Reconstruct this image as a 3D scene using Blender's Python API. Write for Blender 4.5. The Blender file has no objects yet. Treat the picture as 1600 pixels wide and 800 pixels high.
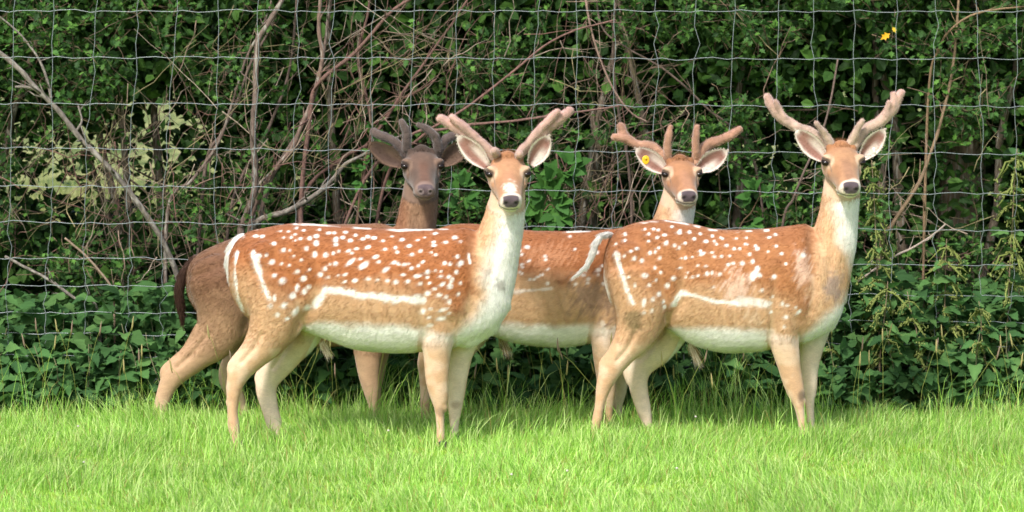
import bpy, math, random
import numpy as np
from mathutils import Vector, Matrix

random.seed(7)
RS = np.random.RandomState(11)
scn = bpy.context.scene
COL = scn.collection

# ------------------------------------------------------------------ camera
CAM_D, CAM_H, FPX, HOR = 12.0, 1.5, 4620.0, 113.0
PITCH = math.atan((400.0 - HOR) / FPX)
cam_d = bpy.data.cameras.new('camera')
cam = bpy.data.objects.new('camera', cam_d)
COL.objects.link(cam)
cam.location = (0, -CAM_D, CAM_H)
cam.rotation_euler = (math.radians(90) - PITCH, 0, 0)
cam_d.sensor_width = 36.0
cam_d.lens = 36.0 * FPX / 1600.0
cam_d.clip_end = 3000
cam_d.clip_start = 0.1
cam_d.dof.use_dof = True
cam_d.dof.focus_distance = 12.05
cam_d.dof.aperture_fstop = 4.5
scn.camera = cam

# ------------------------------------------------------------------ light
SUN_EL, SUN_AZ = math.radians(47), math.radians(-27)    # sun behind the camera, a little to its left
wd = bpy.data.worlds.new('World')
scn.world = wd
wd.use_nodes = True
nt = wd.node_tree
sky = nt.nodes.new('ShaderNodeTexSky')
sky.sky_type = 'NISHITA'
sky.sun_disc = False
sky.sun_elevation = SUN_EL
sky.sun_rotation = math.radians(180) + SUN_AZ * -1.0
sky.air_density = 1.0
sky.dust_density = 3.0
nt.links.new(sky.outputs[0], nt.nodes['Background'].inputs[0])
nt.nodes['Background'].inputs[1].default_value = 0.15
sl = bpy.data.lights.new('sun', 'SUN')
sl.energy = 2.5
sl.angle = math.radians(7)
sl.color = (1.0, 0.97, 0.92)
sun = bpy.data.objects.new('sun', sl)
COL.objects.link(sun)
sdir = Vector((math.sin(SUN_AZ) * math.cos(SUN_EL), -math.cos(SUN_AZ) * math.cos(SUN_EL), math.sin(SUN_EL)))
sun.rotation_euler = sdir.to_track_quat('Z', 'Y').to_euler()
sun.location = sdir * 20

scn.view_settings.view_transform = 'Standard'
scn.view_settings.look = 'None'
scn.view_settings.exposure = 0.86
scn.view_settings.gamma = 1.0
scn.cycles.filter_width = 1.55

# ------------------------------------------------------------------ helpers
CP, SP_ = math.cos(PITCH), math.sin(PITCH)


def P(u, v, Y):
    """point of the place that stands at distance Y where the photograph shows (u, v)"""
    dx, k = u - 800.0, -(v - 400.0)
    dy = CP * FPX + SP_ * k
    dz = -SP_ * FPX + CP * k
    t = (Y + CAM_D) / dy
    return np.array([dx * t, Y, CAM_H + dz * t])


def UV(pts, Y):
    """side-view pattern coordinates of points, measured on the plane Y (orthographic across Y)"""
    d = Y + CAM_D
    x, z = pts[:, 0], pts[:, 2] - CAM_H
    f = CP * d - SP_ * z
    up = SP_ * d + CP * z
    return 800 + FPX * x / f, 400 - FPX * up / f


def ppm(Y):
    return FPX / (CAM_D + Y)


def S(r, g, b):
    f = lambda c: (c / 255) / 12.92 if c / 255 <= 0.04045 else ((c / 255 + 0.055) / 1.055) ** 2.4
    return np.array([f(r), f(g), f(b)])


def sst(a, b, x):
    t = np.clip((x - a) / (b - a), 0, 1)
    return t * t * (3 - 2 * t)


def vnoise(p, seed=0):
    p = np.asarray(p, dtype=np.float64)
    i = np.floor(p).astype(np.int64)
    f = p - i
    f = f * f * (3 - 2 * f)
    out = np.zeros(len(p))
    for dx in (0, 1):
        for dy in (0, 1):
            for dz in (0, 1):
                h = ((i[:, 0] + dx) * 73856093) ^ ((i[:, 1] + dy) * 19349663) ^ ((i[:, 2] + dz) * 83492791) ^ (seed * 2654435)
                h = (h ^ (h >> 13)) * 1274126177
                h = (h ^ (h >> 16)) & 0xFFFF
                w = (f[:, 0] if dx else 1 - f[:, 0]) * (f[:, 1] if dy else 1 - f[:, 1]) * (f[:, 2] if dz else 1 - f[:, 2])
                out += w * h / 65535.0
    return out


def fbm(p, seed=0, o=3):
    s, a, t = 0, 0.5, 0
    p = np.asarray(p, dtype=np.float64)
    for k in range(o):
        s = s + a * vnoise(p * 2 ** k, seed + k)
        t += a
        a *= 0.5
    return s / t


def cr(st, per=6):
    """Catmull-Rom through the rows of st"""
    st = np.asarray(st, dtype=float)
    n = len(st)
    out = []
    for i in range(n - 1):
        p0, p1, p2, p3 = st[max(i - 1, 0)], st[i], st[i + 1], st[min(i + 2, n - 1)]
        for k in range(per):
            t = k / per
            out.append(0.5 * (2 * p1 + (p2 - p0) * t + (2 * p0 - 5 * p1 + 4 * p2 - p3) * t * t + (3 * p1 - p0 - 3 * p2 + p3) * t ** 3))
    out.append(st[-1])
    return np.array(out)


def nrm(a):
    return a / (np.linalg.norm(a, axis=-1, keepdims=True) + 1e-12)


def make_mesh(name, verts, faces, col=None, smooth=True, mats=None, uvs=None):
    """faces: list of int arrays, each (m,3) or (m,4)"""
    me = bpy.data.meshes.new(name)
    verts = np.asarray(verts, dtype=np.float32)
    faces = [np.asarray(f, dtype=np.int32) for f in faces if len(f)]
    me.vertices.add(len(verts))
    me.vertices.foreach_set('co', verts.ravel())
    loops = np.concatenate([f.ravel() for f in faces])
    tot = np.concatenate([np.full(len(f), f.shape[1], dtype=np.int32) for f in faces])
    start = np.concatenate([[0], np.cumsum(tot)[:-1]]).astype(np.int32)
    me.loops.add(len(loops))
    me.loops.foreach_set('vertex_index', loops)
    me.polygons.add(len(tot))
    me.polygons.foreach_set('loop_start', start)
    me.polygons.foreach_set('loop_total', tot)
    me.polygons.foreach_set('use_smooth', np.full(len(tot), smooth, dtype=bool))
    if col is not None:
        at = me.attributes.new('col', 'FLOAT_COLOR', 'POINT')
        c = np.ones((len(verts), 4), dtype=np.float32)
        c[:, :3] = col
        at.data.foreach_set('color', c.ravel())
    me.update(calc_edges=True)
    me.validate()
    return me


def obj(name, me, mat=None, parent=None):
    o = bpy.data.objects.new(name, me)
    COL.objects.link(o)
    if mat is not None and not len(me.materials):
        me.materials.append(mat)
    if parent is not None:
        o.parent = parent
    return o


def tag(o, label=None, cat=None, group=None, kind=None):
    if label: o['label'] = label
    if cat: o['category'] = cat
    if group: o['group'] = group
    if kind: o['kind'] = kind
    return o


def thing(name, loc, label, cat, group=None):
    o = bpy.data.objects.new(name, None)
    COL.objects.link(o)
    o.location = loc
    o.empty_display_size = 0.05
    return tag(o, label, cat, group)


class Geo:
    """collects pieces of one mesh"""
    def __init__(s):
        s.v, s.q, s.t, s.c, s.n = [], [], [], [], 0

    def add(s, v, q=None, t=None, c=None):
        v = np.asarray(v, dtype=float)
        if q is not None and len(q): s.q.append(np.asarray(q) + s.n)
        if t is not None and len(t): s.t.append(np.asarray(t) + s.n)
        s.v.append(v)
        if c is not None:
            c = np.asarray(c, dtype=float)
            s.c.append(np.broadcast_to(c, (len(v), 3)))
        s.n += len(v)

    def mesh(s, name, off=(0, 0, 0), smooth=True):
        fs = []
        if s.q: fs.append(np.concatenate(s.q))
        if s.t: fs.append(np.concatenate(s.t))
        return make_mesh(name, np.concatenate(s.v) - np.asarray(off), fs, np.concatenate(s.c) if s.c else None, smooth)


def tube(pts, rad, sides=6):
    """round tapered tube with closed ends"""
    pts = np.asarray(pts, dtype=float)
    rad = np.broadcast_to(np.asarray(rad, dtype=float), (len(pts),))
    T = nrm(np.gradient(pts, axis=0))
    ref = np.array([0, 1.0, 0]) if abs(T[0][1]) < 0.9 else np.array([1.0, 0, 0])
    a = nrm(np.cross(T, ref))
    b = nrm(np.cross(a, T))
    th = np.linspace(0, 2 * np.pi, sides, endpoint=False)
    ring = pts[:, None] + rad[:, None, None] * (a[:, None] * np.cos(th)[None, :, None] + b[:, None] * np.sin(th)[None, :, None])
    v = ring.reshape(-1, 3)
    m = len(pts)
    i = np.arange(m - 1)[:, None] * sides
    j = np.arange(sides)[None]
    j2 = (j + 1) % sides
    q = np.stack([i + j, i + j2, i + sides + j2, i + sides + j], -1).reshape(-1, 4)
    v = np.vstack([v, pts[:1], pts[-1:]])
    k = np.arange(sides)
    k2 = (k + 1) % sides
    c0, c1, l = m * sides, m * sides + 1, (m - 1) * sides
    t = np.vstack([np.stack([k2, k, np.full(sides, c0)], -1), np.stack([l + k, l + k2, np.full(sides, c1)], -1)])
    return v, q, t


def loft(rings):
    rings = np.asarray(rings)
    m, n = rings.shape[:2]
    v = rings.reshape(-1, 3)
    i = np.arange(m - 1)[:, None] * n
    j = np.arange(n)[None]
    j2 = (j + 1) % n
    q = np.stack([i + j, i + j2, i + n + j2, i + n + j], -1).reshape(-1, 4)
    v = np.vstack([v, rings[0].mean(0)[None], rings[-1].mean(0)[None]])
    k = np.arange(n)
    k2 = (k + 1) % n
    l = (m - 1) * n
    t = np.vstack([np.stack([k2, k, np.full(n, m * n)], -1), np.stack([l + k, l + k2, np.full(n, m * n + 1)], -1)])
    return v, q, t


# ------------------------------------------------------------------ materials
def new_mat(name):
    m = bpy.data.materials.new(name)
    m.use_nodes = True
    n = m.node_tree
    b = n.nodes['Principled BSDF']
    return m, n, b


def N(n, t, **k):
    x = n.nodes.new(t)
    for a, b in k.items():
        setattr(x, a, b)
    return x


def mat_leaf(name, trans=0.3, rough=0.5, spec=0.25, grain=40.0, amt=0.25):
    m, n, b = new_mat(name)
    at = N(n, 'ShaderNodeAttribute', attribute_name='col')
    no = N(n, 'ShaderNodeTexNoise')
    no.inputs['Scale'].default_value = grain
    no.inputs['Detail'].default_value = 3
    mp = N(n, 'ShaderNodeMapRange')
    mp.inputs['To Min'].default_value = 1 - amt
    mp.inputs['To Max'].default_value = 1 + amt
    n.links.new(no.outputs[0], mp.inputs[0])
    mu = N(n, 'ShaderNodeMix', data_type='RGBA', blend_type='MULTIPLY')
    mu.inputs[0].default_value = 1
    n.links.new(at.outputs['Color'], mu.inputs['A'])
    n.links.new(mp.outputs[0], mu.inputs['B'])
    n.links.new(mu.outputs['Result'], b.inputs['Base Color'])
    b.inputs['Roughness'].default_value = rough
    b.inputs['Specular IOR Level'].default_value = spec
    tr = N(n, 'ShaderNodeBsdfTranslucent')
    n.links.new(mu.outputs['Result'], tr.inputs[0])
    mx = N(n, 'ShaderNodeMixShader')
    mx.inputs[0].default_value = trans
    n.links.new(b.outputs[0], mx.inputs[1])
    n.links.new(tr.outputs[0], mx.inputs[2])
    n.links.new(mx.outputs[0], n.nodes['Material Output'].inputs[0])
    return m


def mat_bark(name, scale=60.0, lichen=None, rough=0.9):
    m, n, b = new_mat(name)
    at = N(n, 'ShaderNodeAttribute', attribute_name='col')
    no = N(n, 'ShaderNodeTexNoise')
    no.inputs['Scale'].default_value = scale
    no.inputs['Detail'].default_value = 5
    rp = N(n, 'ShaderNodeMapRange')
    rp.inputs['From Min'].default_value = 0.3
    rp.inputs['From Max'].default_value = 0.7
    rp.inputs['To Min'].default_value = 0.55
    rp.inputs['To Max'].default_value = 1.45
    n.links.new(no.outputs[0], rp.inputs[0])
    mu = N(n, 'ShaderNodeMix', data_type='RGBA', blend_type='MULTIPLY')
    mu.inputs[0].default_value = 1
    n.links.new(at.outputs['Color'], mu.inputs['A'])
    n.links.new(rp.outputs[0], mu.inputs['B'])
    last = mu.outputs['Result']
    if lichen is not None:
        n2 = N(n, 'ShaderNodeTexNoise')
        n2.inputs['Scale'].default_value = 22
        n2.inputs['Detail'].default_value = 4
        r2 = N(n, 'ShaderNodeMapRange')
        r2.inputs['From Min'].default_value = 0.52
        r2.inputs['From Max'].default_value = 0.62
        r2.inputs['To Max'].default_value = 0.75
        n.links.new(n2.outputs[0], r2.inputs[0])
        m2 = N(n, 'ShaderNodeMix', data_type='RGBA')
        n.links.new(r2.outputs[0], m2.inputs[0])
        n.links.new(last, m2.inputs['A'])
        m2.inputs['B'].default_value = (*lichen, 1)
        last = m2.outputs['Result']
    n.links.new(last, b.inputs['Base Color'])
    b.inputs['Roughness'].default_value = rough
    bp = N(n, 'ShaderNodeBump')
    bp.inputs['Strength'].default_value = 0.6
    bp.inputs['Distance'].default_value = 0.004
    n.links.new(no.outputs[0], bp.inputs['Height'])
    n.links.new(bp.outputs[0], b.inputs['Normal'])
    return m


def mat_coat(name, rough=0.75, amt=0.14, sheen=0.25):
    m, n, b = new_mat(name)
    at = N(n, 'ShaderNodeAttribute', attribute_name='col')
    tc = N(n, 'ShaderNodeTexCoord')
    mpn = N(n, 'ShaderNodeMapping')
    mpn.inputs['Scale'].default_value = (60, 420, 420)
    mpn.inputs['Rotation'].default_value = (0, math.radians(-14), 0)
    n.links.new(tc.outputs['Object'], mpn.inputs[0])
    no = N(n, 'ShaderNodeTexNoise')
    no.inputs['Scale'].default_value = 1.0
    no.inputs['Detail'].default_value = 3
    n.links.new(mpn.outputs[0], no.inputs[0])
    rp = N(n, 'ShaderNodeMapRange')
    rp.inputs['From Min'].default_value = 0.25
    rp.inputs['From Max'].default_value = 0.75
    rp.inputs['To Min'].default_value = 1 - amt
    rp.inputs['To Max'].default_value = 1 + amt
    n.links.new(no.outputs[0], rp.inputs[0])
    mu = N(n, 'ShaderNodeMix', data_type='RGBA', blend_type='MULTIPLY')
    mu.inputs[0].default_value = 1
    n.links.new(at.outputs['Color'], mu.inputs['A'])
    n.links.new(rp.outputs[0], mu.inputs['B'])
    n.links.new(mu.outputs['Result'], b.inputs['Base Color'])
    b.inputs['Roughness'].default_value = rough
    b.inputs['Specular IOR Level'].default_value = 0.2
    b.inputs['Sheen Weight'].default_value = sheen
    b.inputs['Sheen Roughness'].default_value = 0.5
    bp = N(n, 'ShaderNodeBump')
    bp.inputs['Strength'].default_value = 0.2
    bp.inputs['Distance'].default_value = 0.002
    n.links.new(no.outputs[0], bp.inputs['Height'])
    n.links.new(bp.outputs[0], b.inputs['Normal'])
    return m


def mat_plain(name, c, rough=0.5, metal=0.0, spec=0.5):
    m, n, b = new_mat(name)
    no = N(n, 'ShaderNodeTexNoise')
    no.inputs['Scale'].default_value = 90
    mp = N(n, 'ShaderNodeMapRange')
    mp.inputs['To Min'].default_value = 0.8
    mp.inputs['To Max'].default_value = 1.2
    n.links.new(no.outputs[0], mp.inputs[0])
    mu = N(n, 'ShaderNodeMix', data_type='RGBA', blend_type='MULTIPLY')
    mu.inputs[0].default_value = 1
    mu.inputs['A'].default_value = (*c, 1)
    n.links.new(mp.outputs[0], mu.inputs['B'])
    n.links.new(mu.outputs['Result'], b.inputs['Base Color'])
    b.inputs['Roughness'].default_value = rough
    b.inputs['Metallic'].default_value = metal
    b.inputs['Specular IOR Level'].default_value = spec
    return m


def mat_hair():
    m, n, b = new_mat('coat_hair')
    at = N(n, 'ShaderNodeAttribute', attribute_name='col')
    n.links.new(at.outputs['Color'], b.inputs['Base Color'])
    b.inputs['Roughness'].default_value = 0.6
    b.inputs['Specular IOR Level'].default_value = 0.2
    tr = N(n, 'ShaderNodeBsdfTranslucent')
    n.links.new(at.outputs['Color'], tr.inputs[0])
    mx = N(n, 'ShaderNodeMixShader')
    mx.inputs[0].default_value = 0.3
    n.links.new(b.outputs[0], mx.inputs[1])
    n.links.new(tr.outputs[0], mx.inputs[2])
    n.links.new(mx.outputs[0], n.nodes['Material Output'].inputs[0])
    return m


M_COAT = mat_coat('deer_coat')
M_HAIR = mat_hair()
M_VELVET = mat_coat('antler_velvet', 0.8, 0.12, 0.6)
M_EYE = mat_plain('deer_eye', (0.010, 0.006, 0.004), 0.06, 0, 0.3)
M_HOOF = mat_plain('hoof_horn', (0.03, 0.025, 0.02), 0.4)
M_WIRE = mat_plain('galvanised_wire', tuple(S(142, 150, 152)), 0.5, 0.5)
M_YTAG = mat_plain('yellow_tag', tuple(S(215, 165, 20)), 0.4)
M_WTAG = mat_plain('white_tag', tuple(S(225, 222, 215)), 0.4)
M_LEAF = mat_leaf('hedge_leaf', 0.28, 0.6, 0.2)
M_NETTLE = mat_leaf('nettle_leaf', 0.33, 0.75, 0.12, 60, 0.3)
M_GRASS = mat_leaf('grass_blade', 0.38, 0.5, 0.25, 8, 0.15)
M_BARK = mat_bark('bark', 70, tuple(S(150, 145, 135)))
M_TWIG = mat_bark('twig_bark', 90)
M_WOOD = mat_bark('post_wood', 30)


# ------------------------------------------------------------------ ground
def mat_ground():
    m, n, b = new_mat('ground')
    tc = N(n, 'ShaderNodeTexCoord')
    no = N(n, 'ShaderNodeTexNoise')
    no.inputs['Scale'].default_value = 9
    no.inputs['Detail'].default_value = 8
    n.links.new(tc.outputs['Object'], no.inputs[0])
    r = N(n, 'ShaderNodeValToRGB')
    r.color_ramp.elements[0].position = 0.3
    r.color_ramp.elements[0].color = (*S(92, 116, 34), 1)
    r.color_ramp.elements[1].position = 0.7
    r.color_ramp.elements[1].color = (*S(150, 182, 66), 1)
    n.links.new(no.outputs[0], r.inputs[0])
    # hay meadow beyond the hedge
    mp = N(n, 'ShaderNodeMapping')
    mp.inputs['Scale'].default_value = (1.6, 0.1, 1)
    n.links.new(tc.outputs['Object'], mp.inputs[0])
    n3 = N(n, 'ShaderNodeTexNoise')
    n3.inputs['Scale'].default_value = 3
    n3.inputs['Detail'].default_value = 7
    n.links.new(mp.outputs[0], n3.inputs[0])
    r3 = N(n, 'ShaderNodeValToRGB')
    r3.color_ramp.elements[0].position = 0.42
    r3.color_ramp.elements[0].color = (*S(64, 86, 38), 1)
    r3.color_ramp.elements[1].position = 0.6
    r3.color_ramp.elements[1].color = (*S(150, 150, 98), 1)
    n.links.new(n3.outputs[0], r3.inputs[0])
    # leaf litter under the hedge
    sx = N(n, 'ShaderNodeSeparateXYZ')
    n.links.new(tc.outputs['Object'], sx.inputs[0])
    f1 = N(n, 'ShaderNodeMapRange')
    f1.inputs['From Min'].default_value = 1.3
    f1.inputs['From Max'].default_value = 1.7
    n.links.new(sx.outputs['Y'], f1.inputs[0])
    m1 = N(n, 'ShaderNodeMix', data_type='RGBA')
    n.links.new(f1.outputs[0], m1.inputs[0])
    n.links.new(r.outputs[0], m1.inputs['A'])
    m1.inputs['B'].default_value = (*S(72, 58, 38), 1)
    f2 = N(n, 'ShaderNodeMapRange')
    f2.inputs['From Min'].default_value = 3.6
    f2.inputs['From Max'].default_value = 4.4
    n.links.new(sx.outputs['Y'], f2.inputs[0])
    m2 = N(n, 'ShaderNodeMix', data_type='RGBA')
    n.links.new(f2.outputs[0], m2.inputs[0])
    n.links.new(m1.outputs['Result'], m2.inputs['A'])
    n.links.new(r3.outputs[0], m2.inputs['B'])
    n.links.new(m2.outputs['Result'], b.inputs['Base Color'])
    b.inputs['Roughness'].default_value = 0.95
    b.inputs['Specular IOR Level'].default_value = 0.1
    bp = N(n, 'ShaderNodeBump')
    bp.inputs['Distance'].default_value = 0.03
    n.links.new(no.outputs[0], bp.inputs['Height'])
    n.links.new(bp.outputs[0], b.inputs['Normal'])
    return m


def gz(x, y):
    x, y = np.asarray(x, dtype=float), np.asarray(y, dtype=float)
    p = np.stack([x.ravel() * 1.1, y.ravel() * 1.1, np.zeros(x.size)], -1)
    near = np.clip(1 - np.maximum(np.abs(x.ravel()) - 6, np.abs(y.ravel()) - 5) / 4, 0, 1)
    return ((fbm(p, 3, 2) - 0.5) * 0.035 * near - .022).reshape(x.shape)


gx = np.concatenate([np.linspace(-600, -30, 10), np.linspace(-20, -5, 8), np.linspace(-4.5, 4.5, 61), np.linspace(5, 20, 8), np.linspace(30, 600, 10)])
gy = np.concatenate([np.linspace(-200, -20, 8), np.linspace(-12, -4, 6), np.linspace(-3.5, 4.5, 54), np.linspace(5, 20, 8), np.linspace(30, 1500, 20)])
GX, GY = np.meshgrid(gx, gy)
gv = np.stack([GX, GY, gz(GX, GY)], -1).reshape(-1, 3)
nx, ny = len(gx), len(gy)
ii, jj = np.meshgrid(np.arange(nx - 1), np.arange(ny - 1))
a = (jj * nx + ii).ravel()
tag(obj('ground', make_mesh('ground', gv, [np.stack([a, a + 1, a + nx + 1, a + nx], -1)]), mat_ground()), kind='structure')

# ------------------------------------------------------------------ deer
VOX = 0.0058
RELIEF = [([(500, 395), (503, 430), (492, 475), (468, 512)], 11, -.008), ([(672, 430), (664, 480), (668, 520)], 9, -.007), ([(740, 352), (735, 395), (742, 440), (735, 485)], 9, -.007),
          ([(440, 372), (470, 380)], 14, .006), ([(392, 385), (400, 420)], 14, .004), ([(715, 380), (700, 430), (712, 480)], 13, .006), ([(500, 470), (470, 500)], 9, -.005), ([(425, 420), (440, 470)], 22, .006),
          ([(705, 500), (712, 540)], 8, -.005), ([(765, 330), (757, 400)], 8, .003), ([(778, 340), (772, 410), (760, 450)], 7, -.004), ([(795, 335), (792, 400)], 8, .003), ([(540, 372), (650, 372)], 12, -.003)]


def chain_rings(st, n=20, per=6):
    """st rows: u, v, Y, a (px, in the side view), b (m, across)"""
    rows = []
    for (u, v, Y, a, b) in st:
        rows.append([*P(u, v, Y), a / ppm(Y), b])
    r = cr(rows, per)
    c, A, B = r[:, :3], r[:, 3], r[:, 4]
    T = nrm(np.gradient(c, axis=0))
    e1 = nrm(np.cross(T, np.array([0, 1.0, 0])))
    e2 = nrm(np.cross(e1, T))
    # rounded ends
    def cap(k, s):
        out = []
        for q in (0.35, 0.7, 0.92):
            o = s * min(A[k], B[k]) * q
            f = math.sqrt(1 - q * q)
            out.append((c[k] + T[k] * o, A[k] * f, B[k] * f, e1[k], e2[k]))
        return out
    secs = cap(0, -1)[::-1] + [(c[i], A[i], B[i], e1[i], e2[i]) for i in range(len(c))] + cap(-1, 1)
    th = np.linspace(0, 2 * np.pi, n, endpoint=False)
    return np.array([s[0] + np.outer(np.cos(th), s[3]) * s[1] + np.outer(np.sin(th), s[4]) * s[2] for s in secs])


def torso_rings(st, Yc, n=32):
    rows = []
    for (u, vt, vb, hw) in st:
        t, b = P(u, vt, Yc), P(u, vb, Yc)
        rows.append([t[0], t[2], b[2], hw])
    r = cr(rows, 6)
    th = np.linspace(0, 2 * np.pi, n, endpoint=False)
    c, s = np.cos(th), np.sin(th)
    e = np.where(c > 0, 0.92, 0.74)
    zz = np.sign(c) * np.abs(c) ** e
    yy = np.sign(s) * np.abs(s) ** e * np.where(c > 0, 1 - 0.22 * c * c, 1 - 0.06 * c * c)
    return np.array([np.stack([np.full(n, x), Yc + yy * hw, (zt + zb) / 2 + zz * (zt - zb) / 2], -1) for x, zt, zb, hw in r])


HEAD = [  # t along the muzzle, top, bottom, half width
    (-0.070, 0.010, -0.030, 0.022), (-0.055, 0.036, -0.050, 0.052), (-0.020, 0.057, -0.072, 0.071), (0.020, 0.067, -0.082, 0.077),
    (0.055, 0.064, -0.084, 0.077), (0.090, 0.053, -0.080, 0.067), (0.125, 0.043, -0.068, 0.056), (0.160, 0.038, -0.058, 0.049),
    (0.195, 0.034, -0.051, 0.046), (0.220, 0.030, -0.048, 0.0435), (0.236, 0.023, -0.043, 0.037), (0.246, 0.012, -0.034, 0.026), (0.251, 0.000, -0.020, 0.012)]


class HeadFrame:
    def __init__(s, eye_uv, Y, yaw, pitch, roll=0, scale=1.06):
        s.k = scale
        yaw, pitch, roll = map(math.radians, (yaw, pitch, roll))
        F = np.array([math.sin(yaw) * math.cos(pitch), -math.cos(yaw) * math.cos(pitch), -math.sin(pitch)])
        R = nrm(np.cross(F, np.array([0, 0, 1.0])))     # its left, image right is -R when facing the camera
        U = np.cross(R, F)
        R, U = R * math.cos(roll) + U * math.sin(roll), U * math.cos(roll) - R * math.sin(roll)
        s.F, s.R, s.U = F, R, U
        s.O = P(eye_uv[0], eye_uv[1], Y) - s.k * (0.055 * F + 0.018 * U)

    def w(s, t, r, u):
        return s.O + s.k * (np.multiply.outer(np.asarray(t, float), s.F) + np.multiply.outer(np.asarray(r, float), s.R) + np.multiply.outer(np.asarray(u, float), s.U))

    def loc(s, p):
        d = (p - s.O) / s.k
        return d @ s.F, d @ s.R, d @ s.U


def sphere_pts(c, r, n=12, m=8, ax=(1, 1, 1)):
    th = np.linspace(0, 2 * np.pi, n, endpoint=False)
    ph = np.linspace(0.15, np.pi - 0.15, m)
    rings = [np.stack([np.cos(th) * math.sin(p) * ax[0], np.sin(th) * math.sin(p) * ax[1], np.full(n, math.cos(p)) * ax[2]], -1) * r + c for p in ph]
    return loft(np.array(rings))


def remesh(geo, vox):
    me = geo.mesh('tmp')
    me.attributes.remove(me.attributes['col']) if 'col' in me.attributes else None
    o = bpy.data.objects.new('tmp', me)
    COL.objects.link(o)
    md = o.modifiers.new('r', 'REMESH')
    md.mode = 'VOXEL'
    md.voxel_size = vox
    dg = bpy.context.evaluated_depsgraph_get()
    ev = o.evaluated_get(dg)
    em = ev.to_mesh()
    v = np.empty(len(em.vertices) * 3, np.float32)
    em.vertices.foreach_get('co', v)
    lo = np.empty(len(em.loops), np.int32)
    em.loops.foreach_get('vertex_index', lo)
    tot = np.empty(len(em.polygons), np.int32)
    em.polygons.foreach_get('loop_total', tot)
    ed = np.empty(len(em.edges) * 2, np.int32)
    em.edges.foreach_get('vertices', ed)
    st = np.concatenate([[0], np.cumsum(tot)[:-1]])
    q = np.stack([lo[st[tot == 4] + k] for k in range(4)], -1) if (tot == 4).any() else np.zeros((0, 4), int)
    t = np.stack([lo[st[tot == 3] + k] for k in range(3)], -1) if (tot == 3).any() else np.zeros((0, 3), int)
    ev.to_mesh_clear()
    bpy.data.objects.remove(o)
    bpy.data.meshes.remove(me)
    return v.reshape(-1, 3).astype(float), q, t, ed.reshape(-1, 2)


def lap(v, ed, it, w=None, lam=0.5, mu=-0.35):
    n = len(v)
    deg = np.bincount(ed.ravel(), minlength=n).astype(float)[:, None]
    for k in range(it):
        for l in ((lam, mu) if mu else (lam,)):
            s = np.zeros_like(v)
            for c in range(3):
                s[:, c] = np.bincount(ed[:, 0], v[ed[:, 1], c], n) + np.bincount(ed[:, 1], v[ed[:, 0], c], n)
            d = s / deg - v
            v = v + l * d * (1 if w is None else w[:, None])
    return v


def vnormals(v, q, t):
    n = np.zeros_like(v)
    for f in (q, t):
        if len(f) == 0: continue
        a = np.cross(v[f[:, 1]] - v[f[:, 0]], v[f[:, 2]] - v[f[:, 0]])
        if f.shape[1] == 4:
            a = np.cross(v[f[:, 2]] - v[f[:, 0]], v[f[:, 3]] - v[f[:, 1]])
        for k in range(f.shape[1]):
            for c in range(3):
                n[:, c] += np.bincount(f[:, k], a[:, c], len(v))
    return nrm(n)


def seg_dist(u, v, pl):
    """distance in px to a polyline"""
    d = np.full(len(u), 1e9)
    for (x0, y0), (x1, y1) in zip(pl[:-1], pl[1:]):
        dx, dy = x1 - x0, y1 - y0
        t = np.clip(((u - x0) * dx + (v - y0) * dy) / (dx * dx + dy * dy), 0, 1)
        d = np.minimum(d, np.hypot(u - x0 - t * dx, v - y0 - t * dy))
    return d


def mixc(c, col, w):
    return c * (1 - w[:, None]) + np.asarray(col)[None] * w[:, None]


def ear_mesh(base, tip, face, wid, inner, outer, rim, cup=0.9):
    """cupped leaf-shaped ear with a real thickness"""
    A = tip - base
    L = np.linalg.norm(A)
    A = A / L
    Nn = nrm(face - A * (face @ A))
    W = np.cross(A, Nn)
    ns, nw = 15, 13
    s = np.linspace(0, 1, ns)
    prof = np.interp(s, [0, .12, .3, .5, .7, .85, .95, 1], [.40, .66, .98, 1.08, .92, .64, .34, .06])
    curl = np.interp(s, [0, .15, .4, .7, 1], [1.45, 1.15, .85, .6, .3]) * cup
    w = np.linspace(-1, 1, nw)
    V, C = [], []
    for side in (0, 1):
        for i in range(ns):
            R = wid * prof[i] / (2 * math.sin(min(curl[i], 1.5)) + 1e-6) * .93
            for j in range(nw):
                ang = w[j] * curl[i]
                rr = R + side * 0.004 * (1 - abs(w[j]) ** 4)
                p = base + A * L * s[i] + W * rr * math.sin(ang) - Nn * (rr * math.cos(ang) - R * math.cos(curl[i]))
                p = p + Nn * 0.012 * math.sin(s[i] * 3.0) * 0 + Nn * -0.015 * s[i] ** 2
                V.append(p)
                e = max(sst(.58, .88, np.array(abs(w[j]))), sst(.82, .96, np.array(s[i])))
                if side == 0:
                    hairy = sst(.5, .15, np.array(abs(w[j] - .35))) * sst(.75, .4, np.array(s[i])) * 0.75
                    c = inner * (1 - hairy) + rim * hairy
                else:
                    c = outer
                C.append(c * (1 - e) + rim * e)
    V, C = np.array(V), np.array(C)
    q = []
    g = lambda s_, i, j: s_ * ns * nw + i * nw + j
    for i in range(ns - 1):
        for j in range(nw - 1):
            q.append((g(0, i, j), g(0, i + 1, j), g(0, i + 1, j + 1), g(0, i, j + 1)))
            q.append((g(1, i, j), g(1, i, j + 1), g(1, i + 1, j + 1), g(1, i + 1, j)))
        q.append((g(0, i, 0), g(1, i, 0), g(1, i + 1, 0), g(0, i + 1, 0)))
        q.append((g(0, i, nw - 1), g(0, i + 1, nw - 1), g(1, i + 1, nw - 1), g(1, i, nw - 1)))
    for j in range(nw - 1):
        q.append((g(0, ns - 1, j), g(1, ns - 1, j), g(1, ns - 1, j + 1), g(0, ns - 1, j + 1)))
        q.append((g(0, 0, j), g(0, 0, j + 1), g(1, 0, j + 1), g(1, 0, j)))
    return V, np.array(q), C


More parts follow.
